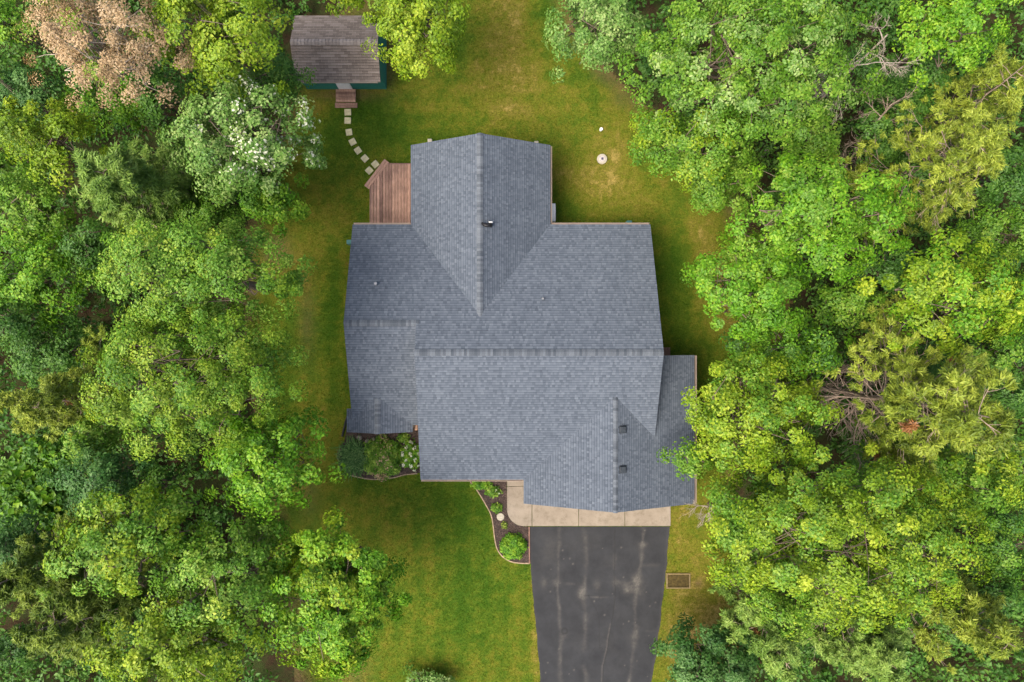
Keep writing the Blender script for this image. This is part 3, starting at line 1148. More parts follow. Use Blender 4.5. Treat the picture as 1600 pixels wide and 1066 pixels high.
# side stoop by the right wall
st = empty('side_stoop', (0, 0, 0), 'small red brown wooden stoop in the corner beside the right gable', 'stoop')
q0, q1 = P(1030, 556, .3), P(1048, 543, .3)
nb = 6
for i in range(nb):
    x0 = 6.93 + (q1.x - 6.93) * i / nb
    MB().box(x0 + .004, x0 + (q1.x - 6.93) / nb - .006, -.86, q1.y, .2, .24).build('board', DECK, st)
MB().box(6.95, q1.x - .02, -.84, q1.y - .02, 0, .198).build('frame', DECK, st)
# black drain pipe by the front gable
V, F = tube_arrays([(np.array([P(545, 646, .5), P(541, 656, .12), P(538, 668, .06), P(534.5, 682, .06)]), np.full(4, .05))], 8)
dp = mesh_obj('drain_pipe', V, F, BLACK, smooth=True)
tag(dp, 'black drain pipe running from left corner of the small front gable onto lawn', 'pipe')

# ------------------------------------------------------------------ deck
deck = empty('deck', (-4.7, 6.6, 0), 'red brown wooden deck with a clipped corner beside the back wing', 'deck')
DZ = .5
ch0 = P(579, 292, DZ)
ch1 = P(606, 256.5, DZ)
xL, xR, yB, yT = ch0.x, -3.30, 5.03, ch1.y


def local(o, parent):
    o.matrix_parent_inverse = parent.matrix_basis.inverted()
    return o


nb = 17
bw = (xR - xL) / nb
for i in range(nb):
    x0, x1 = xL + i * bw + .008, xL + (i + 1) * bw - .008
    top = lambda x: min(yT, ch0.y + (x - ch0.x) * (ch1.y - ch0.y) / (ch1.x - ch0.x)) if x < ch1.x else yT
    pts = [(x0, yB), (x1, yB), (x1, top(x1))]
    if x0 < ch1.x < x1:
        pts.append((ch1.x, yT))
    pts.append((x0, top(x0)))
    z = DZ + random.uniform(-.003, .003)
    local(MB().prism(pts, z - .035, z).build('deck_board', DECK, deck, bevel=.005), deck)
# rim joists and posts
local(MB().box(xL - .045, xL - .004, yB, ch0.y, .18, DZ - .002).build('rim_joist', DECK, deck), deck)
local(MB().box(ch1.x, xR, yT + .004, yT + .045, .18, DZ - .002).build('rim_joist', DECK, deck), deck)
cd = (ch1 - ch0).normalized()
cn = Vector((-cd.y, cd.x, 0))
def along(a, b, o0, o1, z0, z1, name):
    A, B = ch0 + cd * a, ch0 + cd * b
    poly = [(A + cn * o0), (B + cn * o0), (B + cn * o1), (A + cn * o1)]
    return local(MB().prism(ccw([(p.x, p.y) for p in poly]), z0, z1).build(name, DECK, deck, bevel=.005), deck)
Lc = (ch1 - ch0).length
along(-.02, Lc + .02, .004, .045, .18, DZ - .002, 'rim_joist')
along(-.12, Lc + .12, .06, .20, .22, .26, 'step_board')
along(-.12, Lc + .12, .208, .345, .222, .262, 'step_board')
along(-.1, Lc + .1, .30, .335, 0, .218, 'riser')
for (x, y) in ((xL + .05, yB + .2), (xL + .05, ch0.y - .15), (ch1.x + .1, yT - .1)):
    local(MB().box(x - .045, x + .045, y - .045, y + .045, -.02, DZ - .04).build('post', DECK, deck), deck)

# ------------------------------------------------------------------ garden shed
shed = empty('garden_shed', (-7, 13.2, 0), 'dark green shed with a brown shingled gable roof beside the tree line', 'shed')
SX0, SX1, SYF, SYB = -8.95, -5.06, 11.80, 14.80
SYR = (SYF + SYB) / 2
SZE, SZR = 2.1, 2.86
SG = (SZR - SZE) / (SYR - SYF)
zSf = lambda x, y: SZR + SG * (y - SYR)
zSb = lambda x, y: SZR - SG * (y - SYR)
for zf, ys, dn, sd in ((zSf, (SYF, SYR), (0, -1), 21), (zSb, (SYR, SYB), (0, 1), 22)):
    o = slope([[(SX0, ys[0]), (SX1, ys[0]), (SX1, ys[1]), (SX0, ys[1])]], zf, dn, sd, SHED_SHINGLE, shed, g=SG, three_tab=True, thick=.08)
    local(o, shed)
rc = ridge((SX0, SYR, SZR), (SX1, SYR, SZR), SG, shed, SHED_CAP, w=.14, expo=.15, seed=9)
local(rc, shed)
wy0, wy1 = P(604, 139.5).y, SYB - .25
wx0, wx1 = SX0 + .02, SX1 - .025
def shed_wall(pts, zt):
    return local(MB().prism(ccw(pts), 0, zt).build('wall', SHED_SIDING, shed), shed)
shed_wall([(wx0, wy0), (wx1, wy0), (wx1, wy0 + .08), (wx0, wy0 + .08)], lambda x, y: zSf(x, y) - .085)
shed_wall([(wx0, wy1 - .08), (wx1, wy1 - .08), (wx1, wy1), (wx0, wy1)], lambda x, y: zSb(x, y) - .085)
for x in (wx0, wx1 - .08):
    shed_wall([(x, wy0 + .082), (x + .08, wy0 + .082), (x + .08, SYR), (x, SYR)], lambda a, b: zSf(a, b) - .085)
    shed_wall([(x, SYR), (x + .08, SYR), (x + .08, wy1 - .082), (x, wy1 - .082)], lambda a, b: zSb(a, b) - .085)
da, db = P(530.5, 139.5).x, P(551.5, 139.5).x
sd = local(MB().box(da, db, wy0 - .05, wy0 - .002, .1, 1.85).build('door', WHITE, shed), shed)
for k in range(2):
    for j in range(2):
        MB().box(da + .06 + j * (db - da) / 2, da + (j + 1) * (db - da) / 2 - .05, wy0 - .062, wy0 - .052, .2 + k * .8, .9 + k * .8).build('panel', WHITE, sd)
local(MB().box(wx0 + .1, wx1 - .1, SYF - .03, SYF - .001, SZE - .12, SZE - .02).build('eave_trim', FASCIA, shed), shed)
# ramp of boards
ramp_o = empty('wooden_landing', (0, 0, 0), 'small red brown board landing in front of the white shed door', 'landing')
r0, r1 = P(525, 140, .15), P(556, 168, .15)
nb = 7
for i in range(nb):
    yb = (wy0 - .06) + (r1.y - wy0 + .06) * i / nb
    ye = (wy0 - .06) + (r1.y - wy0 + .06) * (i + 1) / nb
    zt = .20 if i < 5 else .10
    xo = 0 if i < 5 else .06
    b = MB().box(-(r1.x - r0.x) / 2 - xo, (r1.x - r0.x) / 2 + xo, ye + .005, yb - .005, zt - .04, zt).build('board', DECK, ramp_o, bevel=.005)
    b.location.x = (r0.x + r1.x) / 2
for x in (r0.x + .06, r1.x - .12):
    MB().box(x, x + .06, r1.y + .3, wy0 - .08, 0, .158).build('bearer', DECK, ramp_o)

# ------------------------------------------------------------------ stepping stones
STONES = [(543.6, 175.6, 2), (543.2, 188.6, -3), (545.4, 206.8, 8), (551, 222, 28), (559.4, 235.4, 34), (570.2, 247.8, 42), (586.4, 257, 40), (577, 266.7, 44)]
words = ['first square paver of the curving path, below the shed landing', 'second square paver of the path counting from the shed landing', 'third square paver from the shed landing, just below a wider gap',
         'fourth square paver from the shed landing, turned slightly', 'fifth square paver from the shed landing, mid path', 'sixth square paver from the shed landing, near the deck pair',
         'square paver at the deck step nearest the back wing', 'square paver at the deck step, the one farther from the back wing']
for (x, y, a), lb in zip(STONES, words):
    p = P(x, y)
    h = .155
    m = MB().box(-h * random.uniform(.96, 1.04), h * random.uniform(.96, 1.04), -h, h, -.03, .035)
    o = m.build('stepping_stone', PAVER, bevel=.012)
    o.location = p
    o.rotation_euler = (random.uniform(-.02, .02), random.uniform(-.02, .02), math.radians(a))
    tag(o, 'pale ' + lb, 'paver', 'square pavers between shed and deck')

# ------------------------------------------------------------------ small yard things
p = P(940.5, 249)
lid = empty('access_lid', p, 'round cream lid with a dark centre on the back lawn', 'lid')
MB().cyl((0, 0), .25, -.02, .09, 28, .24).build('disc', CREAM, lid, bevel=.012)
MB().cyl((0, 0), .15, .0895, .12, 20, .135).build('dome', simple_mat('grey_lid', (.42, .38, .36), .8, .15), lid)
MB().box(-.05, .05, -.05, .05, .1195, .16).build('handle', simple_mat('dark_handle', (.07, .06, .10), .6), lid)
p = P(938.5, 203.5)
cp = MB().cyl((0, 0), .065, -.02, .16, 14, .05).cyl((0, 0), .075, .15, .19, 14).build('pipe_cap', WHITE)
cp.location = p
tag(cp, 'small white pipe cap standing in grass above the round lid', 'pipe cap')
p = P(782, 807)
bb = empty('garden_disc', p, 'round cream stone disc lying in mulch beside the front walk', 'stone disc')
MB().cyl((0, 0), .19, .02, .12, 26, .18).build('disc', CREAM, bb, bevel=.012)
MB().box(-.03, .07, -.03, .012, .1195, .13).build('mark', simple_mat('disc_mark', (.45, .40, .34), .8), bb)
# timber framed plot
f0, f1 = P(1041, 895.5), P(1078, 919)
fr = empty('planting_plot', (0, 0, 0), 'thin pale timber rectangle framing bare soil beside the driveway', 'garden frame')
x0, x1, y0, y1 = f0.x, f1.x, f1.y, f0.y
t = .05
pale = simple_mat('pale_weathered_timber', (.20, .15, .07), .85, .3, 8)
MB().box(x0, x1, y1 - t, y1, -.02, .08).build('rail', pale, fr)
MB().box(x0, x1, y0, y0 + t, -.02, .075).build('rail', pale, fr)
MB().box(x0, x0 + t, y0 + t + .001, y1 - t - .001, -.02, .078).build('rail', pale, fr)
MB().box(x1 - t, x1, y0 + t + .001, y1 - t - .001, -.02, .078).build('rail', pale, fr)
MB().box(x0 + t + .001, x1 - t - .001, y0 + t + .001, y1 - t - .001, -.02, .03).build('soil', simple_mat('olive_brown_soil', (.06, .043, .012), .95, .5, 12), fr)

# ------------------------------------------------------------------ foliage builders
def leaf_mesh(c, nrm, L, W, r, fold=.25, axis=None):
    """two-triangle folded leaf at each centre c, facing nrm"""
    n = len(c)
    nrm = nrm / (np.linalg.norm(nrm, axis=1, keepdims=True) + 1e-9)
    if axis is None:
        axis = r.normal(0, 1, (n, 3))
    ax = axis - nrm * np.sum(axis * nrm, axis=1, keepdims=True)
    ax /= np.linalg.norm(ax, axis=1, keepdims=True) + 1e-9
    sd = np.cross(nrm, ax)
    L, W = np.asarray(L)[:, None], np.asarray(W)[:, None]
    b = c - ax * L * .5
    t = c + ax * L * .5 - nrm * L * .10
    l = c + sd * W * .5 + nrm * W * fold - ax * L * .06
    rr = c - sd * W * .5 + nrm * W * fold - ax * L * .06
    V = np.stack([b, l, t, rr], axis=1).reshape(-1, 3)
    i = np.arange(n)[:, None] * 4
    F = np.concatenate([i + np.array([[0, 2, 1]]), i + np.array([[0, 3, 2]])], axis=1).reshape(-1, 3)
    return V, F


def rand_dir(r, n, zmin=-1.0):
    z = r.uniform(zmin, 1, n)
    a = r.uniform(0, 2 * np.pi, n)
    s = np.sqrt(1 - z * z)
    return np.stack([s * np.cos(a), s * np.sin(a), z], -1)


def clump_leaves(C, R, per, r, leafL, flat=.75, up=.55, out=None):
    """C: clump centres, R: radii -> leaf centres, normals, axis, clump index"""
    n = len(C)
    k = np.repeat(np.arange(n), per)
    d = rand_dir(r, len(k), -.35)
    rad = R[k] * (r.random(len(k)) ** .45)
    off = d * rad[:, None]
    off[:, 2] *= flat
    c = C[k] + off
    nrm = d * (1 - up) + np.array([0, 0, up]) + r.normal(0, .28, (len(k), 3))
    if out is not None:
        nrm = nrm * .62 + out[k] * .75
    ax = d + r.normal(0, .6, (len(k), 3))
    ax[:, 2] -= .3
    return c, nrm, ax, k


def make_tree(name, label, px_, py_2, z, rx, ry, rz, col, leaf=.16, dens=1.0, trunk_off=(0, 0), seed=0, gap=.0, clump=.42, second=None, cat='tree', group=None, bark=None, twigs=.05, rel=1.0, lobes=None):
    r = np.random.default_rng(1000 + seed)
    ctr = P(px_, py_2, z)
    leaf = leaf * .88
    s = MPP(z)
    A, B = rx * s * 1.12, ry * s * 1.12
    z, rz = z - .38 * rz, rz * 1.42
    base = Vector((ctr.x * 1.09 + trunk_off[0] * .12, ctr.y * 1.09 + trunk_off[1] * .12, 0))
    root = empty(name, base, label, cat, group)
    C0 = np.array([ctr.x - base.x, ctr.y - base.y, z])
    # boughs
    area = math.pi * A * B
    nb = lobes or int(np.clip(area / 1.1, 11, 38))
    # golden spiral placement with jitter
    i = np.arange(nb) + .5
    zz = 1 - 1.25 * i / nb
    an = i * 2.39996 + r.uniform(0, 6.28)
    sp = np.sqrt(np.clip(1 - zz * zz, 0, 1))
    D = np.stack([sp * np.cos(an), sp * np.sin(an), zz], -1) + r.normal(0, .13, (nb, 3))
    D[:, :2] *= (1 + .75 * np.minimum(D[:, 2:3], 0))
    D /= np.maximum(1, np.linalg.norm(D, axis=1, keepdims=True))
    br = r.uniform(.30, .46, nb) + (.12 if nb < 22 else .09)
    Bc = C0 + D * np.array([A, B, rz]) * (1 - br * .8)[:, None] * r.uniform(.88, 1.0, nb)[:, None]
    Br = br[:, None] * np.array([A, B, max(rz, .8 * min(A, B)) * .85])
    # clumps on the boughs
    ncl = int(area * 3.1 / (clump * clump * math.pi) * (1 - gap))
    kb = r.integers(0, nb, ncl)
    d = rand_dir(r, ncl, -.3)
    rad = r.random(ncl) ** .3
    Cc = Bc[kb] + d * Br[kb] * rad[:, None]
    nf = int(ncl * .28)
    df = rand_dir(r, nf, -.1) * (r.uniform(.25, .85, nf))[:, None]
    Cc[:nf] = C0 + df * np.array([A, B, rz])
    # keep every clump inside a lumpy dome, so no tuft floats free of its crown
    q_ = (Cc - C0) / np.array([A, B, rz])
    th_ = np.arctan2(q_[:, 1], q_[:, 0])
    lim = .93 + .06 * np.sin(3 * th_ + seed) + .05 * np.sin(7 * th_ + 2 * seed)
    Cc = C0 + q_ * np.minimum(1, lim / (np.linalg.norm(q_, axis=1) + 1e-6))[:, None] * np.array([A, B, rz])
    Cr = clump * r.uniform(.6, 1.25, ncl)
    per = r.poisson(max(3, 63 * dens * (clump / .42) ** 2 * (.16 / leaf) ** 2), ncl) + 2
    ob = (Cc - Bc[kb]) / Br[kb]
    oc = (Cc - C0) / np.array([A, B, rz])
    oc[:, 2] += .25
    ob /= np.linalg.norm(ob, axis=1, keepdims=True) + 1e-6
    ob[:nf] = oc[:nf]
    c, nrm, ax, k = clump_leaves(Cc, Cr, per, r, leaf, up=.4, out=ob * .6 + oc * .4)
    n = len(c)
    L = leaf * r.uniform(.65, 1.3, n)
    W = L * r.uniform(.5, .8, n)
    V, F = leaf_mesh(c, nrm, L, W, r, axis=ax)
    tone_b = r.uniform(.15, .85, nb)
    tone_c = np.clip(.55 * tone_b[kb] + .45 * r.random(ncl), 0, 1)
    tone = np.repeat(tone_c[k], 2)
    tint = np.repeat(r.random(n), 2)
    cr = mesh_obj('crown', V, F, LEAF[col], root, attrs={'tint': ('FACE', tint), 'tone': ('FACE', tone)})
    if second:
        m2, frac, sel = second
        cr.data.materials.append(LEAF[m2])
        msk = (r.random(ncl) < frac)
        if sel is not None:
            w = sel(Cc[:, 0] - C0[0], Cc[:, 1] - C0[1], A, B)
            msk = r.random(ncl) < frac * w
        lm = msk[k] & (r.random(n) < (.22 if m2 == 'white' else .8))
        cr.data.polygons.foreach_set('material_index', np.repeat(lm.astype(np.int32), 2))
    # trunk, limbs, twigs
    tr0 = .05 + .030 * max(A, B)
    fork = z - .45 * rz
    tp = np.array([[0, 0, -.1], [C0[0] * .12, C0[1] * .12, fork * .33], [C0[0] * .45, C0[1] * .45, fork * .7], [C0[0] * .8, C0[1] * .8, fork], [C0[0], C0[1], z + rz * .3]])
    lines = [(tp, np.array([tr0 * 1.35, tr0, tr0 * .85, tr0 * .7, tr0 * .3]))]
    for j in range(nb):
        t = r.uniform(.55, .95)
        st_ = tp[2] * (1 - t) + tp[3] * t
        if Bc[j][2] > z + .2 * rz:
            st_ = tp[3] * .6 + tp[4] * .4
        lines.append((wiggle(st_, Bc[j], 5, .10, r, .15), np.linspace(tr0 * .38, .025, 5)))
        for q in np.where(kb == j)[0][: max(2, int(len(Cc) / nb * twigs))]:
            lines.append((wiggle(Bc[j], Cc[q], 3, .05, r), np.linspace(.02, .007, 3)))
    V, F = tube_arrays(lines, 4)
    mesh_obj('trunk', V, F, bark or BARK, root, smooth=True)
    return root


def bare_branches(origin, direction, length, r, levels=3, rad=.05, spread=.6, nchild=5):
    lines = []

    def rec(p, d, L, rad, lv):
        n = 5
        d = d / np.linalg.norm(d)
        pts = [p]
        dd = d.copy()
        for _ in range(n - 1):
            dd = dd + r.normal(0, .16, 3)
            dd /= np.linalg.norm(dd)
            pts.append(pts[-1] + dd * L / (n - 1))
        pts = np.array(pts)
        lines.append((pts, np.linspace(rad, rad * .45, n)))
        if lv > 0:
            for _ in range(nchild):
                t = r.uniform(.25, 1.0)
                i = min(int(t * (n - 1)), n - 2)
                q = pts[i] + (pts[i + 1] - pts[i]) * (t * (n - 1) - i)
                nd = dd + r.normal(0, spread, 3)
                rec(q, nd, L * r.uniform(.4, .65), rad * .5, lv - 1)

    rec(np.asarray(origin, float), np.asarray(direction, float), length, rad, levels)
    return lines


def make_bare(name, label, base_px, tip_pxz, n_limb, length, seed, mat=None, levels=3, rad=.05, cat='tree', group=None, spread=.55, nchild=5, start=.45):
    """leafless tree: trunk from base_px on the ground to the point tip_pxz=(px,py,z), limbs on its upper part"""
    r = np.random.default_rng(500 + seed)
    b = P(*base_px)
    t = P(*tip_pxz)
    root = empty(name, b, label, cat, group)
    T = np.array(t - b)
    tp = wiggle((0, 0, -.1), T, 6, .06, r)
    V, F = tube_arrays([(tp, np.linspace(rad * 2.2, rad * .6, 6))], 6)
    mesh_obj('trunk', V, F, mat or BARK_GREY, root, smooth=True)
    lines = []
    for i in range(n_limb):
        f = start + (1 - start) * (i + r.random()) / n_limb
        p = T * f
        a = r.uniform(0, 2 * np.pi)
        d = np.array([math.cos(a), math.sin(a), r.uniform(.1, .8)])
        lines += bare_branches(p, d, length * (1.15 - .6 * f) * r.uniform(.7, 1.1), r, levels, rad * .6, spread, nchild)
    V, F = tube_arrays(lines, 4)
    mesh_obj('branches', V, F, mat or BARK_GREY, root, smooth=True)
    return root


def make_pine(name, label, base_px, tip_pxz, seed, col='pine', limb=2.2, n_limb=46, live=.45, tuft=.34, needles=34, nl=.20, bark=None, rust=0, cat='tree', group=None, density=1.0, taper=.75, up=.35, nw=.045, dead=1.0):
    """upright pine; limbs below 'live' fraction of the height are bare, those above carry needle tufts"""
    r = np.random.default_rng(3000 + seed)
    b = P(*base_px)
    t = P(*tip_pxz)
    root = empty(name, b, label, cat, group)
    T = np.array(t - b)
    H = T[2]
    tp = wiggle((0, 0, -.1), T, 8, .05, r)
    lines = [(tp, np.linspace(.06 + H * .011, .02, 8))]
    TC, TD, TT = [], [], []
    for i in range(n_limb):
        f = .18 + .80 * (i + r.random()) / n_limb
        p = np.array([np.interp(f, np.linspace(0, 1, 8), tp[:, q]) for q in range(3)])
        a = i * 2.4 + r.normal(0, .4)
        prof = 1.0 if f < live else (1 - taper * ((f - live) / (1 - live)) ** 1.2)
        L = .62 * limb * prof * r.uniform(.65, 1.15)
        if f < live * .9:
            if r.random() > dead:
                continue
            L *= .75
        d = np.array([math.cos(a), math.sin(a), up * r.uniform(.2, 1.2) if f > live else r.uniform(-.25, .15)])
        bl = bare_branches(p, d, L * (1.0 if f > live else 1.35), r, 2, (.011 + .011 * L) if f > live else (.018 + .016 * L), .5, 4 if f > live else 6)
        lines += bl
        if f >= live * .9:
            tb = r.random()
            for pts, rad in bl:
                m = 2 if rad[0] > .008 else 1
                for q in range(m):
                    tq = r.uniform(.45, 1.0) if q else 1.0
                    j = min(int(tq * (len(pts) - 1)), len(pts) - 2)
                    cc = pts[j] + (pts[j + 1] - pts[j]) * (tq * (len(pts) - 1) - j)
                    if r.random() < density:
                        TC.append(cc)
                        TD.append((pts[-1] - pts[0]) / (np.linalg.norm(pts[-1] - pts[0]) + 1e-6))
                        TT.append(tb * .6 + r.random() * .4)
    V, F = tube_arrays(lines, 3)
    mesh_obj('trunk', V, F, bark or BARK_PINE, root, smooth=True)
    TC, TD, TT = np.array(TC), np.array(TD), np.array(TT)
    n = len(TC)
    keep = r.random(n) < .72
    TC, TD, TT = TC[keep], TD[keep], TT[keep]
    n = len(TC)
    k = np.repeat(np.arange(n), needles)
    d = rand_dir(r, len(k), -.9) * .75 + TD[k] * .8 + np.array([0, 0, .45])
    d /= np.linalg.norm(d, axis=1, keepdims=True)
    c = TC[k] + d * (nl * .5) + r.normal(0, tuft * .13, (len(k), 3))
    L = nl * r.uniform(.7, 1.3, len(k))
    V, F = leaf_mesh(c, rand_dir(r, len(k), -.2) + np.array([0, 0, .8]), L, np.full(len(k), nw) * r.uniform(.7, 1.4, len(k)), r, .1, axis=d)
    o = mesh_obj('crown', V, F, LEAF[col], root, attrs={'tint': ('FACE', np.repeat(r.random(len(k)), 2)), 'tone': ('FACE', np.repeat(TT[k], 2))})
    if rust:
        o.data.materials.append(LEAF['rust'])
        # a few whole twigs of dead orange needles
        seedp = TC[r.integers(0, n, rust)]
        dm = np.min(np.linalg.norm(TC[:, None, :] - seedp[None], axis=2), axis=1) < .24
        o.data.polygons.foreach_set('material_index', np.repeat(dm[k].astype(np.int32), 2))
    return root


def make_shrub(name, label, px_, py_2, rpx, h, col, leaf, n, seed, ryp=None, cat='shrub', up=.55, second=None, zbase=.03, group=None, wr=.62):
    r = np.random.default_rng(7000 + seed)
    p = P(px_, py_2, h * .5)
    p.z = zbase
    root = empty(name, p, label, cat, group)
    s = MPP(h * .6)
    A, B = rpx * s, (ryp or rpx) * s
    d = rand_dir(r, n, -.05)
    lump = 1 + .18 * np.sin(d[:, 0] * 5 + seed) * np.cos(d[:, 1] * 6 + seed * 2) + r.normal(0, .05, n)
    rad = (r.random(n) ** .35) * lump
    c = d * rad[:, None] * np.array([A, B, h])
    nrm = d * (1 - up) + np.array([0, 0, up]) + r.normal(0, .3, (n, 3))
    L = leaf * r.uniform(.65, 1.3, n)
    V, F = leaf_mesh(c, nrm, L, L * wr * r.uniform(.8, 1.2, n), r, axis=d + r.normal(0, .5, (n, 3)))
    tone = .5 + .5 * np.sin(c[:, 0] * 9 + seed) * np.sin(c[:, 1] * 8 + 2 * seed)
    o = mesh_obj('foliage', V, F, LEAF[col], root, attrs={'tint': ('FACE', np.repeat(r.random(n), 2)), 'tone': ('FACE', np.repeat(tone, 2))})
    if second:
        m2, fn = second
        o.data.materials.append(LEAF[m2])
        o.data.polygons.foreach_set('material_index', np.repeat(fn(c[:, 0] / A, c[:, 1] / B, rad, r).astype(np.int32), 2))
    lines = []
    for i in range(9):
        dd = rand_dir(r, 1, .3)[0] * np.array([A, B, h]) * .8
        lines.append((wiggle((0, 0, -.05), dd, 4, .02, r), np.linspace(.015, .005, 4)))
    V, F = tube_arrays(lines, 4)
    mesh_obj('stems', V, F, BARK, root, smooth=True)
    return root


def make_blades(name, label, px_, py_2, rpx, h, col, n, seed, w=.022, ryp=None, cat='plant', group=None):
    """clump of long arching strap leaves"""
    r = np.random.default_rng(9000 + seed)
    p = P(px_, py_2, .2)
    p.z = .025
    root = empty(name, p, label, cat, group)
    s = MPP(h)
    a = r.uniform(0, 2 * np.pi, n)
    reach = r.uniform(.35, 1.0, n)
    ox = r.normal(0, .25, (n, 2)) * np.array([rpx, ryp or rpx]) * s
    d = np.stack([np.cos(a) * rpx, np.sin(a) * (ryp or rpx)], -1) * s * reach[:, None] * .75
    V, F, base = [], [], 0
    side = np.stack([-np.sin(a), np.cos(a)], -1)
    rows = []
    for t, wz, wd in ((0, 0, .7), (.45, 1.0, 1.0), (.8, .8, .7), (1.0, .45, .08)):
        cxy = ox + d * t
        z = h * wz * r.uniform(.7, 1.1, n) * (1.1 - .4 * reach)
        rows.append((np.concatenate([cxy + side * w * wd * .5 * 1, z[:, None]], 1), np.concatenate([cxy - side * w * wd * .5, z[:, None]], 1)))
    V = np.stack([q for rw in rows for q in rw], axis=1).reshape(-1, 3)
    i = np.arange(n)[:, None] * 8
    F = np.concatenate([i + np.array([[2 * k, 2 * k + 1, 2 * k + 3, 2 * k + 2]]) for k in range(3)], axis=1).reshape(-1, 4)
    mesh_obj('foliage', V, F, LEAF[col], root, attrs={'tint': ('FACE', np.repeat(r.random(n), 3)), 'tone': ('FACE', np.repeat(r.random(n), 3))})
    return root


# ------------------------------------------------------------------ trees on the left
TL = 'trees of the left wood'
TRr = 'trees of the right wood'
flower_sel = lambda x, y, A, B: np.clip(.55 + .8 * x / A + .45 * y / B, 0, 1)
MT = make_tree
MT('dying_tree', 'dying tree with tan brown foliage filling the top left corner', 152, 62, 10.0, 128, 100, 2.6, 'tan', .09, .6, (1.5, -1.0), 1, gap=.2, second=('yellow', .10, None), bark=BARK_GREY, twigs=.3, group=TL)
MT('maple_tree', 'small fresh green tree cut by the left frame edge beside the dying tree', 6, 34, 7.5, 34, 40, 2.0, 'fresh', 0.143, 1, (.8, 0), 2, group=TL)
MT('maple_tree', 'yellow green tree between the dying tree and the shed', 335, 45, 9.0, 118, 92, 3.0, 'lime', 0.143, 1, (1.0, -1.0), 3, group=TL)
MT('maple_tree', 'bright lime tree overhanging the right end of the shed roof', 648, 20, 6.6, 84, 94, 2.4, 'lime', 0.143, 1.0, (4, 10), 4, group=TL)
MT('understory_tree', 'lime green foliage at the top edge behind the shed roof', 528, -8, 6.0, 42, 24, 1.4, 'lime', 0.134, 1.0, (0, 24), 62, group=TL)
MT('flowering_tree', 'dark green tree sprinkled with creamy white blossom left of the paver path', 374, 212, 7.6, 120, 96, 2.6, 'silver', 0.143, 1, (.8, -.4), 5, second=('white', .6, flower_sel), group=TL)
MT('maple_tree', 'yellow green tree near left frame edge above the wispy pine', 72, 218, 8.0, 68, 62, 2.4, 'lime', 0.143, 1, (1.2, -.6), 6, group=TL)
MT('evergreen_tree', 'blue green tree at left frame edge below the dying tree', 28, 148, 7.0, 46, 44, 2.4, 'blue', 0.109, 1.1, (1.0, -.4), 7, group=TL)
MT('understory_tree', 'low mid green tree between the dying tree and the blossoming tree', 175, 158, 5.0, 72, 50, 1.8, 'fresh', 0.143, .9, (.4, -.2), 8, group=TL)
MT('understory_tree', 'low dark green tree behind the blossoming tree next to the shed corner', 430, 118, 5.0, 55, 42, 1.6, 'dark', 0.134, .9, (.2, 0), 9, group=TL)
MT('understory_tree', 'dark green low tree right of the wispy pine', 320, 318, 4.6, 70, 44, 1.8, 'mid', 0.143, .9, (.2, 0), 10, group=TL)
MT('understory_tree', 'bright green bushy tree at the lawn edge below the blossoming tree', 425, 312, 4.2, 52, 50, 1.7, 'fresh', 0.143, 1, (.1, 0), 11, group=TL)
MT('ash_tree', 'tall grey green tree, upper of the two big left crowns', 302, 425, 10.0, 182, 88, 2.8, 'grey', .11, 1, (2.0, -.4), 12, second=('yellow', .25, None), group=TL)
MT('ash_tree', 'tall yellow green tree, lower and largest of the two big left crowns', 298, 590, 10.0, 180, 118, 3.2, 'yellow', .11, 1, (2.0, 0), 13, second=('grey', .35, None), group=TL)
MT('maple_tree', 'bright green tree tucked below the largest left crown at the lawn edge', 412, 722, 7.2, 98, 90, 2.6, 'fresh', 0.160, 1, (.5, .3), 14, group=TL)
MT('understory_tree', 'dark green tree at left frame edge beside the upper big crown', 48, 430, 5.5, 78, 74, 2.2, 'fresh', 0.143, .9, (.6, 0), 15, group=TL)
MT('understory_tree', 'mid green tree at left frame edge below the yellow green one', 40, 330, 5.5, 66, 52, 2.0, 'mid', 0.143, .9, (.6, 0), 16, group=TL)
MT('understory_tree', 'dark low tree in the hollow left of the largest left crown', 75, 545, 4.2, 68, 58, 1.6, 'dark', 0.134, .9, (.3, 0), 17, group=TL)
MT('understory_tree', 'teal green tree between the big leaved shrub and the lower left maple', 160, 748, 6.0, 74, 56, 2.0, 'blue', 0.143, 1, (.5, .2), 18, group=TL)
MT('maple_tree', 'light green maple, left of the lower left group', 190, 845, 9.0, 112, 84, 2.8, 'grey', 0.143, 1, (1.6, .8), 19, second=('lime', .45, None), group=TL)
MT('maple_tree', 'dark olive green maple in the middle of the lower left group', 345, 905, 8.2, 108, 94, 2.6, 'mid', 0.143, .95, (1.0, .8), 20, gap=.12, second=('yellow', .15, None), group=TL)
MT('maple_tree', 'large bright green maple bulging onto the front lawn at lower left', 516, 928, 7.0, 106, 122, 3.0, 'fresh', 0.160, 1.7, (.3, .6), 21, second=('lime', .35, None), group=TL)
MT('maple_tree', 'yellow green maple at the bottom edge of the lower left group', 275, 1020, 9.2, 128, 78, 2.6, 'lime', 0.143, 1, (1.5, 1.2), 22, second=('yellow', .3, None), group=TL)
MT('understory_tree', 'dark green low tree at left frame edge above the bare branched pine', 30, 850, 4.5, 70, 45, 1.6, 'blue', 0.134, .9, (.4, .2), 23, group=TL)
MT('understory_tree', 'small grey green treetop at the bottom edge of the front lawn', 660, 1068, .8, 44, 24, .55, 'silver', 0.143, .9, (0, 0), 24, group=TL)
make_pine('white_pine', 'wispy pale green pine between the yellow green tree and the blossoming tree', (300, 330), (150, 268, 10.2), 1, 'soft', limb=3.0, n_limb=60, live=.30, needles=46, nl=.26, tuft=.34, group=TL, up=.45, nw=.045)
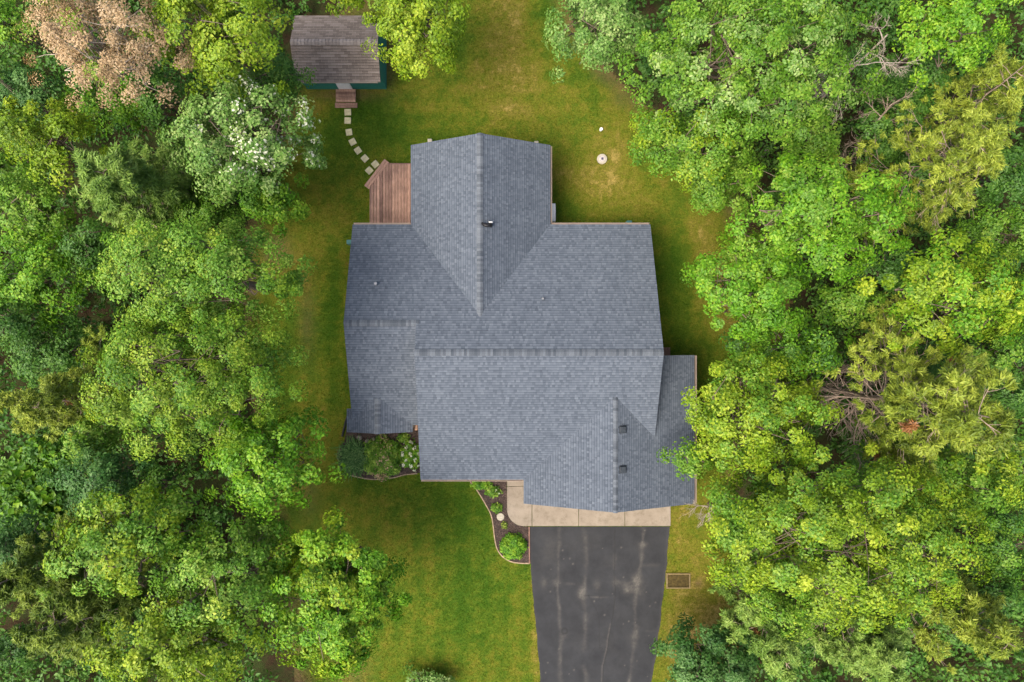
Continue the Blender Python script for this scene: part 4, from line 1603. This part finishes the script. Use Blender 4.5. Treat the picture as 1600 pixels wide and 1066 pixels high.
make_pine('scrub_pine', 'yellow green pine with bare limbs at left frame edge, mid height', (215, 610), (25, 635, 9.8), 2, 'pine', limb=2.1, n_limb=40, live=.45, needles=40, nl=.2, rust=2, group=TL)
make_pine('scrub_pine', 'olive pine with tangled bare limbs in the bottom left corner', (290, 905), (60, 985, 9.0), 3, 'olive', limb=2.9, n_limb=58, live=.42, needles=44, nl=.22, group=TL)
make_pine('scrub_pine', 'olive pine cut by the left frame edge below the dark low tree', (190, 850), (-10, 915, 8.6), 31, 'olive', limb=2.3, n_limb=40, live=.45, needles=42, nl=.22, group=TL)
make_shrub('understory_shrub', 'bright green shrub with large heart shaped leaves at left frame edge', 40, 768, 66, 1.9, 'fresh', .34, 2600, 1, 72, wr=.8, group=TL)
make_shrub('understory_shrub', 'green leafy shrub just above the heart leaved one at left frame edge', 85, 712, 60, 1.6, 'fresh', .24, 2200, 2, 34, wr=.8, group=TL)

# ------------------------------------------------------------------ trees on the right
MT('silver_tree', 'pale silvery green tree left of the big upper right crown, at the top edge', 930, 48, 7.4, 78, 74, 2.6, 'silver', 0.134, 1, (8, 9), 40, group=TRr)
MT('oak_tree', 'largest broad green crown at upper right', 1180, 92, 9.6, 196, 132, 3.2, 'mid', 0.134, 1, (-.6, -.8), 41, second=('silver', .35, None), gap=.05, group=TRr)
MT('oak_tree', 'green lower crown hanging over the lawn below the largest upper right crown', 1095, 215, 6.8, 106, 68, 2.2, 'mid', 0.134, 1, (.8, 0), 42, second=('lime', .22, None), group=TRr)
MT('understory_tree', 'small lime green sapling top at the lawn edge under the upper right crown', 1012, 206, 5.0, 30, 28, 1.2, 'lime', 0.126, 1, (.3, 0), 43, group=TRr)
MT('understory_tree', 'low green tree at the lawn edge right of the round lid', 1120, 285, 5.0, 70, 52, 1.8, 'mid', 0.126, 1, (.6, 0), 44, group=TRr)
MT('oak_tree', 'green crown with clear leaf rosettes in the middle of the right wood', 1282, 340, 9.0, 152, 98, 2.8, 'fresh', 0.143, .95, (-.8, 0), 45, gap=.08, second=('mid', .3, None), group=TRr)
MT('oak_tree', 'green crown over the right side lawn beside the rear right eave', 1176, 448, 7.6, 100, 84, 2.6, 'fresh', 0.143, 1.1, (.6, 0), 46, gap=.0, second=('mid', .3, None), group=TRr)
MT('oak_tree', 'yellow green crown at right frame edge above the leaning pine', 1500, 462, 9.2, 132, 96, 2.8, 'lime', 0.143, .95, (-1.5, 0), 47, gap=.08, second=('fresh', .5, None), group=TRr)
MT('maple_tree', 'green tree at the top edge right of the bare dead branches', 1500, 38, 9.0, 92, 70, 2.6, 'fresh', 0.143, 1, (-1.2, -.6), 48, group=TRr)
MT('understory_tree', 'deep green low tree between the right side lawn and the leaning pine', 1240, 545, 5.4, 96, 56, 2.0, 'fresh', 0.134, .9, (0, 0), 49, second=('dark', .6, None), group=TRr)
MT('oak_tree', 'light green tree overhanging the garage roof', 1182, 655, 7.4, 116, 116, 2.8, 'lime', 0.134, 1, (1.6, 0), 50, second=('mid', .45, None), gap=.05, group=TRr)
MT('understory_tree', 'small deep green branch tips reaching over the garage roof edge', 1082, 720, 5.2, 40, 24, .8, 'mid', 0.134, 1, (18, 0), 51, group=TRr)
MT('oak_tree', 'very large light green crown at lower right', 1330, 845, 10.0, 220, 142, 3.4, 'lime', 0.126, .95, (-1.2, .4), 52, gap=.06, second=('mid', .45, None), group=TRr)
MT('oak_tree', 'green crown with a ragged edge above the grass beside the timber frame', 1168, 835, 7.8, 72, 84, 2.4, 'mid', 0.134, .95, (.8, .3), 53, gap=.05, second=('lime', .3, None), group=TRr)
MT('oak_tree', 'green crown at right below the leaning pine', 1470, 762, 8.2, 108, 62, 2.4, 'mid', 0.134, .95, (-1.0, .2), 54, second=('lime', .35, None), group=TRr)
MT('understory_tree', 'deep green low tree below the dead limbs of the leaning pine', 1400, 690, 4.8, 84, 46, 1.8, 'fresh', 0.134, .9, (0, 0), 55, second=('dark', .6, None), group=TRr)
MT('evergreen_tree', 'dark blue green leafy tree at the bottom edge beside the driveway', 1110, 1046, 3.4, 80, 66, 1.9, 'blue', 0.151, 2.0, (.3, 0), 56, lobes=22, group=TRr)
MT('understory_tree', 'dark low tree at right frame edge beside the lower right crown', 1575, 842, 5.0, 60, 68, 1.8, 'mid', 0.134, .9, (-.3, 0), 57, second=('dark', .5, None), group=TRr)
MT('understory_tree', 'dark low tree between the bare branches and the yellow olive pine', 1400, 190, 4.6, 66, 80, 1.8, 'dark', 0.134, .85, (-.2, 0), 58, group=TRr)
MT('understory_tree', 'green low tree at right frame edge below the yellow olive pine', 1560, 362, 5.0, 66, 44, 1.7, 'mid', 0.134, .9, (-.3, 0), 59, group=TRr)
MT('oak_tree', 'small green crown at right frame edge below the leaning pine tip', 1580, 735, 8.0, 50, 44, 1.9, 'lime', 0.134, .9, (-.9, 0), 60, second=('mid', .5, None), group=TRr)
MT('understory_tree', 'dark green low tree at right frame edge beside the leaning pine tip', 1590, 590, 5.0, 52, 66, 1.8, 'dark', 0.134, .9, (-.3, 0), 61, group=TRr)
make_pine('larch_tree', 'soft bright green conifer at the bottom edge below the very large crown', (1265, 925), (1400, 1045, 8.2), 5, 'soft', limb=2.6, n_limb=60, live=.22, needles=48, nl=.2, group=TRr, up=.3, nw=.045)
make_pine('larch_tree', 'soft green conifer at the bottom edge beside the dark blue green tree', (1140, 900), (1235, 1045, 6.6), 6, 'soft', limb=2.3, n_limb=54, live=.22, needles=44, nl=.2, group=TRr, up=.3, nw=.045)
make_pine('scrub_pine', 'yellow olive pine with grey limbs at right frame edge, upper right', (1320, 320), (1545, 215, 10.0), 7, 'pine', limb=3.6, n_limb=60, live=.42, needles=30, nl=.22, density=.75, group=TRr)
make_pine('scrub_pine', 'second yellow olive pine at the right frame edge above the first', (1400, 245), (1600, 105, 9.4), 8, 'pine', limb=2.6, n_limb=46, live=.42, needles=30, nl=.22, density=.8, group=TRr)
make_pine('scrub_pine', 'yellow green pine showing its trunk and dead lower limbs at right', (1265, 606), (1545, 652, 12.6), 9, 'pine', limb=2.9, n_limb=76, live=.55, needles=34, nl=.22, rust=4, group=TRr, taper=.55)
make_pine('scrub_pine', 'pine with reddish trunk and bare limbs in the bottom right corner', (1370, 880), (1585, 1010, 9.6), 10, 'pine', limb=2.2, n_limb=42, live=.5, needles=34, nl=.22, group=TRr)
make_bare('dead_tree', 'leafless pale grey tree between the two upper right crowns', (1190, 245), (1388, 55, 10.6), 10, 1.8, 1, rad=.045, nchild=5, group=TRr)
make_bare('dead_tree', 'leafless grey twiggy tree below the pale one at upper right', (1290, 300), (1390, 165, 6.4), 8, 1.8, 2, mat=BARK_PINE, rad=.035, nchild=4, group=TRr)
make_bare('dead_branch', 'bare pale twigs sticking out over the garage eave corner', (1148, 800), (1108, 792, 4.4), 8, 1.5, 3, rad=.04, cat='branch', nchild=4, start=.75)
make_shrub('dead_shrub', 'rusty brown dead shrub under the crown above the dark blue green tree', 1165, 990, 30, .8, 'rust', .14, 1500, 9, 34, up=.3, wr=.3)

# low trees filling the gaps between the tall crowns
for i, (x, y, rr, lb) in enumerate([
        (15, 255, 46, 'low green tree at left frame edge just below the blue green tree'),
        (140, 385, 46, 'low tree peeking out left of the upper big left crown'),
        (15, 505, 48, 'low tree at left frame edge left of the dark hollow'),
        (150, 690, 44, 'low tree under the lower left rim of the largest left crown'),
        (240, 150, 50, 'low tree between the yellow green tree and the blossoming tree'),
        (110, 905, 46, 'low tree left of the light green maple in the lower left group'),
        (20, 1010, 46, 'low tree in the bottom left corner beneath the olive pine'),
        (240, 760, 44, 'low tree below the largest left crown, right of the teal tree'),
        (400, 830, 40, 'low tree between the bright tucked tree and the bulging maple'),
        (215, 960, 44, 'low tree between the olive corner pine and the bottom yellow green maple'),
        (1260, 225, 54, 'low tree beneath the right rim of the largest upper right crown'),
        (1440, 290, 50, 'low tree beneath the left side of the upper right yellow olive pine'),
        (1385, 425, 50, 'low tree between the rosette crown and the right edge yellow green crown'),
        (1330, 480, 46, 'low tree below the rosette crown, above the deep green low tree'),
        (1440, 565, 46, 'low tree just above the tip of the leaning trunk pine'),
        (1545, 560, 44, 'low tree above the leaning pine near right frame edge'),
        (1540, 925, 50, 'low tree between the very large crown and the bottom right pine'),
        (1490, 965, 46, 'low tree below the very large crown, left of the bottom right pine'),
        (1215, 965, 44, 'low tree above the soft conifer beside the dark blue green tree'),
        (1575, 275, 50, 'low tree at right frame edge beneath the upper olive pine'),
        (1590, 480, 50, 'low tree at right frame edge beneath the yellow green crown'),
        (1440, 130, 46, 'low tree between the grey twiggy tree and the second olive pine'),
        (1350, 120, 44, 'low tree at the foot of the pale leafless tree'),
]):
    MT('understory_tree', lb, x, y, 4.4 + (i * 7 % 5) * .35, rr, rr * .85, 1.8, ['mid', 'dark', 'dark', 'mid', 'dark'][i % 5], .145, .85, (0, 0), 100 + i, group='understory trees in the gaps')  # leaf colours darkened to deepen the shade between the tall crowns

# ------------------------------------------------------------------ garden plants
make_blades('strap_leaf_plant', 'blue green spiky clump at the left corner of the front gable bed', 552, 715, 30, .5, 'blue', 900, 1, .03, 34)
make_shrub('garden_shrub', 'bushy green shrub with dry flower heads before the small front gable', 597, 716, 32, .75, 'mid', .10, 5200, 11, 33, second=('tan', lambda x, y, rd, r: (r.random(len(x)) < np.clip(.30 * np.exp(-((x - .1) / .3) ** 2) + .5 * ((y < -.7) & (x < .2)), 0, .6)) & (rd > .85)))
make_shrub('flowering_shrub', 'green shrub dotted with white flower heads against the main wall', 641, 712, 18, .6, 'fresh', .11, 1500, 12, 24, second=('white', lambda x, y, rd, r: (np.sin(x * 9 + 1) * np.sin(y * 8 + .6) > .35) & (rd > .8)))
make_shrub('garden_shrub', 'small green plant in the shade of the main roof beside front gable', 630, 684, 11, .3, 'mid', .09, 400, 13, 8)
make_shrub('garden_shrub', 'rounded bright green shrub in the mulch at the driveway corner', 802, 855, 22, .55, 'fresh', .085, 3600, 14, 22, wr=.7)
make_shrub('garden_plant', 'leafy dark green plant at top of the mulch bed under the eave', 752, 757, 17, .3, 'fresh', .12, 520, 15, 8, cat='plant')
make_shrub('garden_plant', 'low green plant with pale flowers beside the front walk', 770, 768, 14, .3, 'mid', .11, 420, 16, 10, cat='plant', second=('white', lambda x, y, rd, r: (r.random(len(x)) < .07) & (x > .2)))
make_shrub('garden_plant', 'compact green plant in the mulch just above the round stone disc', 776, 794, 9, .25, 'mid', .10, 300, 17, 8, cat='plant')
make_shrub('garden_plant', 'tiny green plant in the mulch just below the round stone disc', 788, 821, 6, .16, 'olive', .08, 120, 18, 6, cat='plant')
for i, (x, y, s_, lb) in enumerate([(562, 684, .16, 'largest grey rock under the left part of the front gable eave'), (574, 689, .12, 'smaller grey rock beside the largest one under the front gable eave'), (584, 686, .10, 'small brown rock right of the other two under the front gable eave')]):
    r = np.random.default_rng(i)
    d = np.array([(a, b, c) for a in (-1, 0, 1) for b in (-1, 0, 1) for c in (-1, 0, 1) if (a, b, c) != (0, 0, 0)], float)
    d /= np.linalg.norm(d, axis=1, keepdims=True)
    import bmesh
    bm = bmesh.new()
    for v in d * r.uniform(.8, 1.15, (26, 1)) * np.array([1, .8, .6]) * s_:
        bm.verts.new(v)
    bmesh.ops.convex_hull(bm, input=bm.verts)
    me = bpy.data.meshes.new('garden_rock')
    bm.to_mesh(me)
    bm.free()
    me.materials.append(ROCK)
    o = link(bpy.data.objects.new('garden_rock', me))
    o.location = P(x, y) + Vector((0, 0, .06))
    tag(o, lb, 'rock')

# ------------------------------------------------------------------ undergrowth and grass (uncountable)
n = 9500
ux = rng.uniform(-27, 29, n)
uy = rng.uniform(-20, 20, n)
m_ = ~in_poly(ux, uy, LAWN) & (fbm(ux, uy, 3.0, 88) > .27)
ux, uy = ux[m_], uy[m_]
C = np.stack([ux, uy, rng.uniform(.15, 2.8, len(ux))], -1)
c, nrm, ax, k = clump_leaves(C, rng.uniform(.3, .6, len(ux)), rng.poisson(24, len(ux)), rng, .2)
Lf = .21 * rng.uniform(.6, 1.3, len(c))
V, F = leaf_mesh(c, nrm, Lf, Lf * .62, rng, axis=ax)
tone = np.clip(fbm(ux, uy, 2.0, 99) * 1.2 - .1, 0, 1)
ug = mesh_obj('undergrowth', V, F, LEAF['dark'], attrs={'tint': ('FACE', np.repeat(rng.random(len(c)), 2)), 'tone': ('FACE', np.repeat(tone[k], 2))})  # dark leaf colour adds painted shade to the gaps under the crowns
tag(ug, 'dark green undergrowth on the forest floor below the tall trees', 'undergrowth', kind='stuff')

HOLES = [[GP(*q) for q in DRV_L + DRV_R[::-1]], [GP(*q) for q in BED1], [GP(*q) for q in BED2], [GP(792, 722), GP(792, 800), GP(800, 816), GP(818, 822), GP(1048, 822), GP(1048, 722)],
         [GP(1041, 895), GP(1078, 895), GP(1078, 919), GP(1041, 919)],
         [(-5.9, -3.5), (-2.8, -3.5), (-2.8, -5.9), (1.7, -5.9), (1.7, -6.95), (8.8, -6.95), (8.8, -.9), (6.8, -.9), (6.8, 4.9), (2.4, 4.9), (2.4, 8.5), (-3.3, 8.5), (-3.3, 4.9), (-5.9, 4.9)],
         [(SX0, wy0), (SX1, wy0), (SX1, SYB), (SX0, SYB)]]
n = 260000
bx_ = rng.uniform(-12.3, 15, n)
by_ = rng.uniform(-17.5, 17.5, n)
keep = in_poly(bx_, by_, LAWN)
for h_ in HOLES:
    keep &= ~in_poly(bx_, by_, h_)
for (x, y, a) in STONES:
    g = P(x, y)
    keep &= np.hypot(bx_ - g.x, by_ - g.y) > .17
bx_, by_ = bx_[keep], by_[keep]
dry_b, bare_b = lawn_fields(bx_, by_)
k2 = rng.random(len(bx_)) > bare_b * .9
bx_, by_, dry_b, bare_b = bx_[k2], by_[k2], dry_b[k2], bare_b[k2]
n = len(bx_)
a = rng.uniform(0, 2 * np.pi, n)
h = rng.uniform(.02, .05, n)
ln_ = rng.uniform(.03, .075, n)
w = rng.uniform(.008, .018, n)
p0 = np.stack([bx_ - np.sin(a) * w, by_ + np.cos(a) * w, np.zeros(n)], -1)
p1 = np.stack([bx_ + np.sin(a) * w, by_ - np.cos(a) * w, np.zeros(n)], -1)
p2 = np.stack([bx_ + np.cos(a) * ln_, by_ + np.sin(a) * ln_, h], -1)
V = np.stack([p0, p1, p2], 1).reshape(-1, 3)
gr = mesh_obj('grass', V, np.arange(3 * n).reshape(n, 3), blade_mat(), attrs={'dry': ('FACE', dry_b), 'bare': ('FACE', bare_b), 'tint': ('FACE', rng.random(n))})
tag(gr, 'short mown grass, green to dry ochre, around the house', 'grass', kind='stuff')
nleaf = sum(len(o.data.polygons) for o in COL.objects if o.type == 'MESH' and o.name.startswith('crown'))
print('crown tris', nleaf)
tri = sum(len(o.data.loop_triangles) if o.data.loop_triangles else sum(len(p.vertices) - 2 for p in o.data.polygons) if len(o.data.polygons) < 2000 else len(o.data.polygons) for o in COL.objects if o.type == 'MESH')
print('approx faces', tri, 'objects', len(COL.objects))
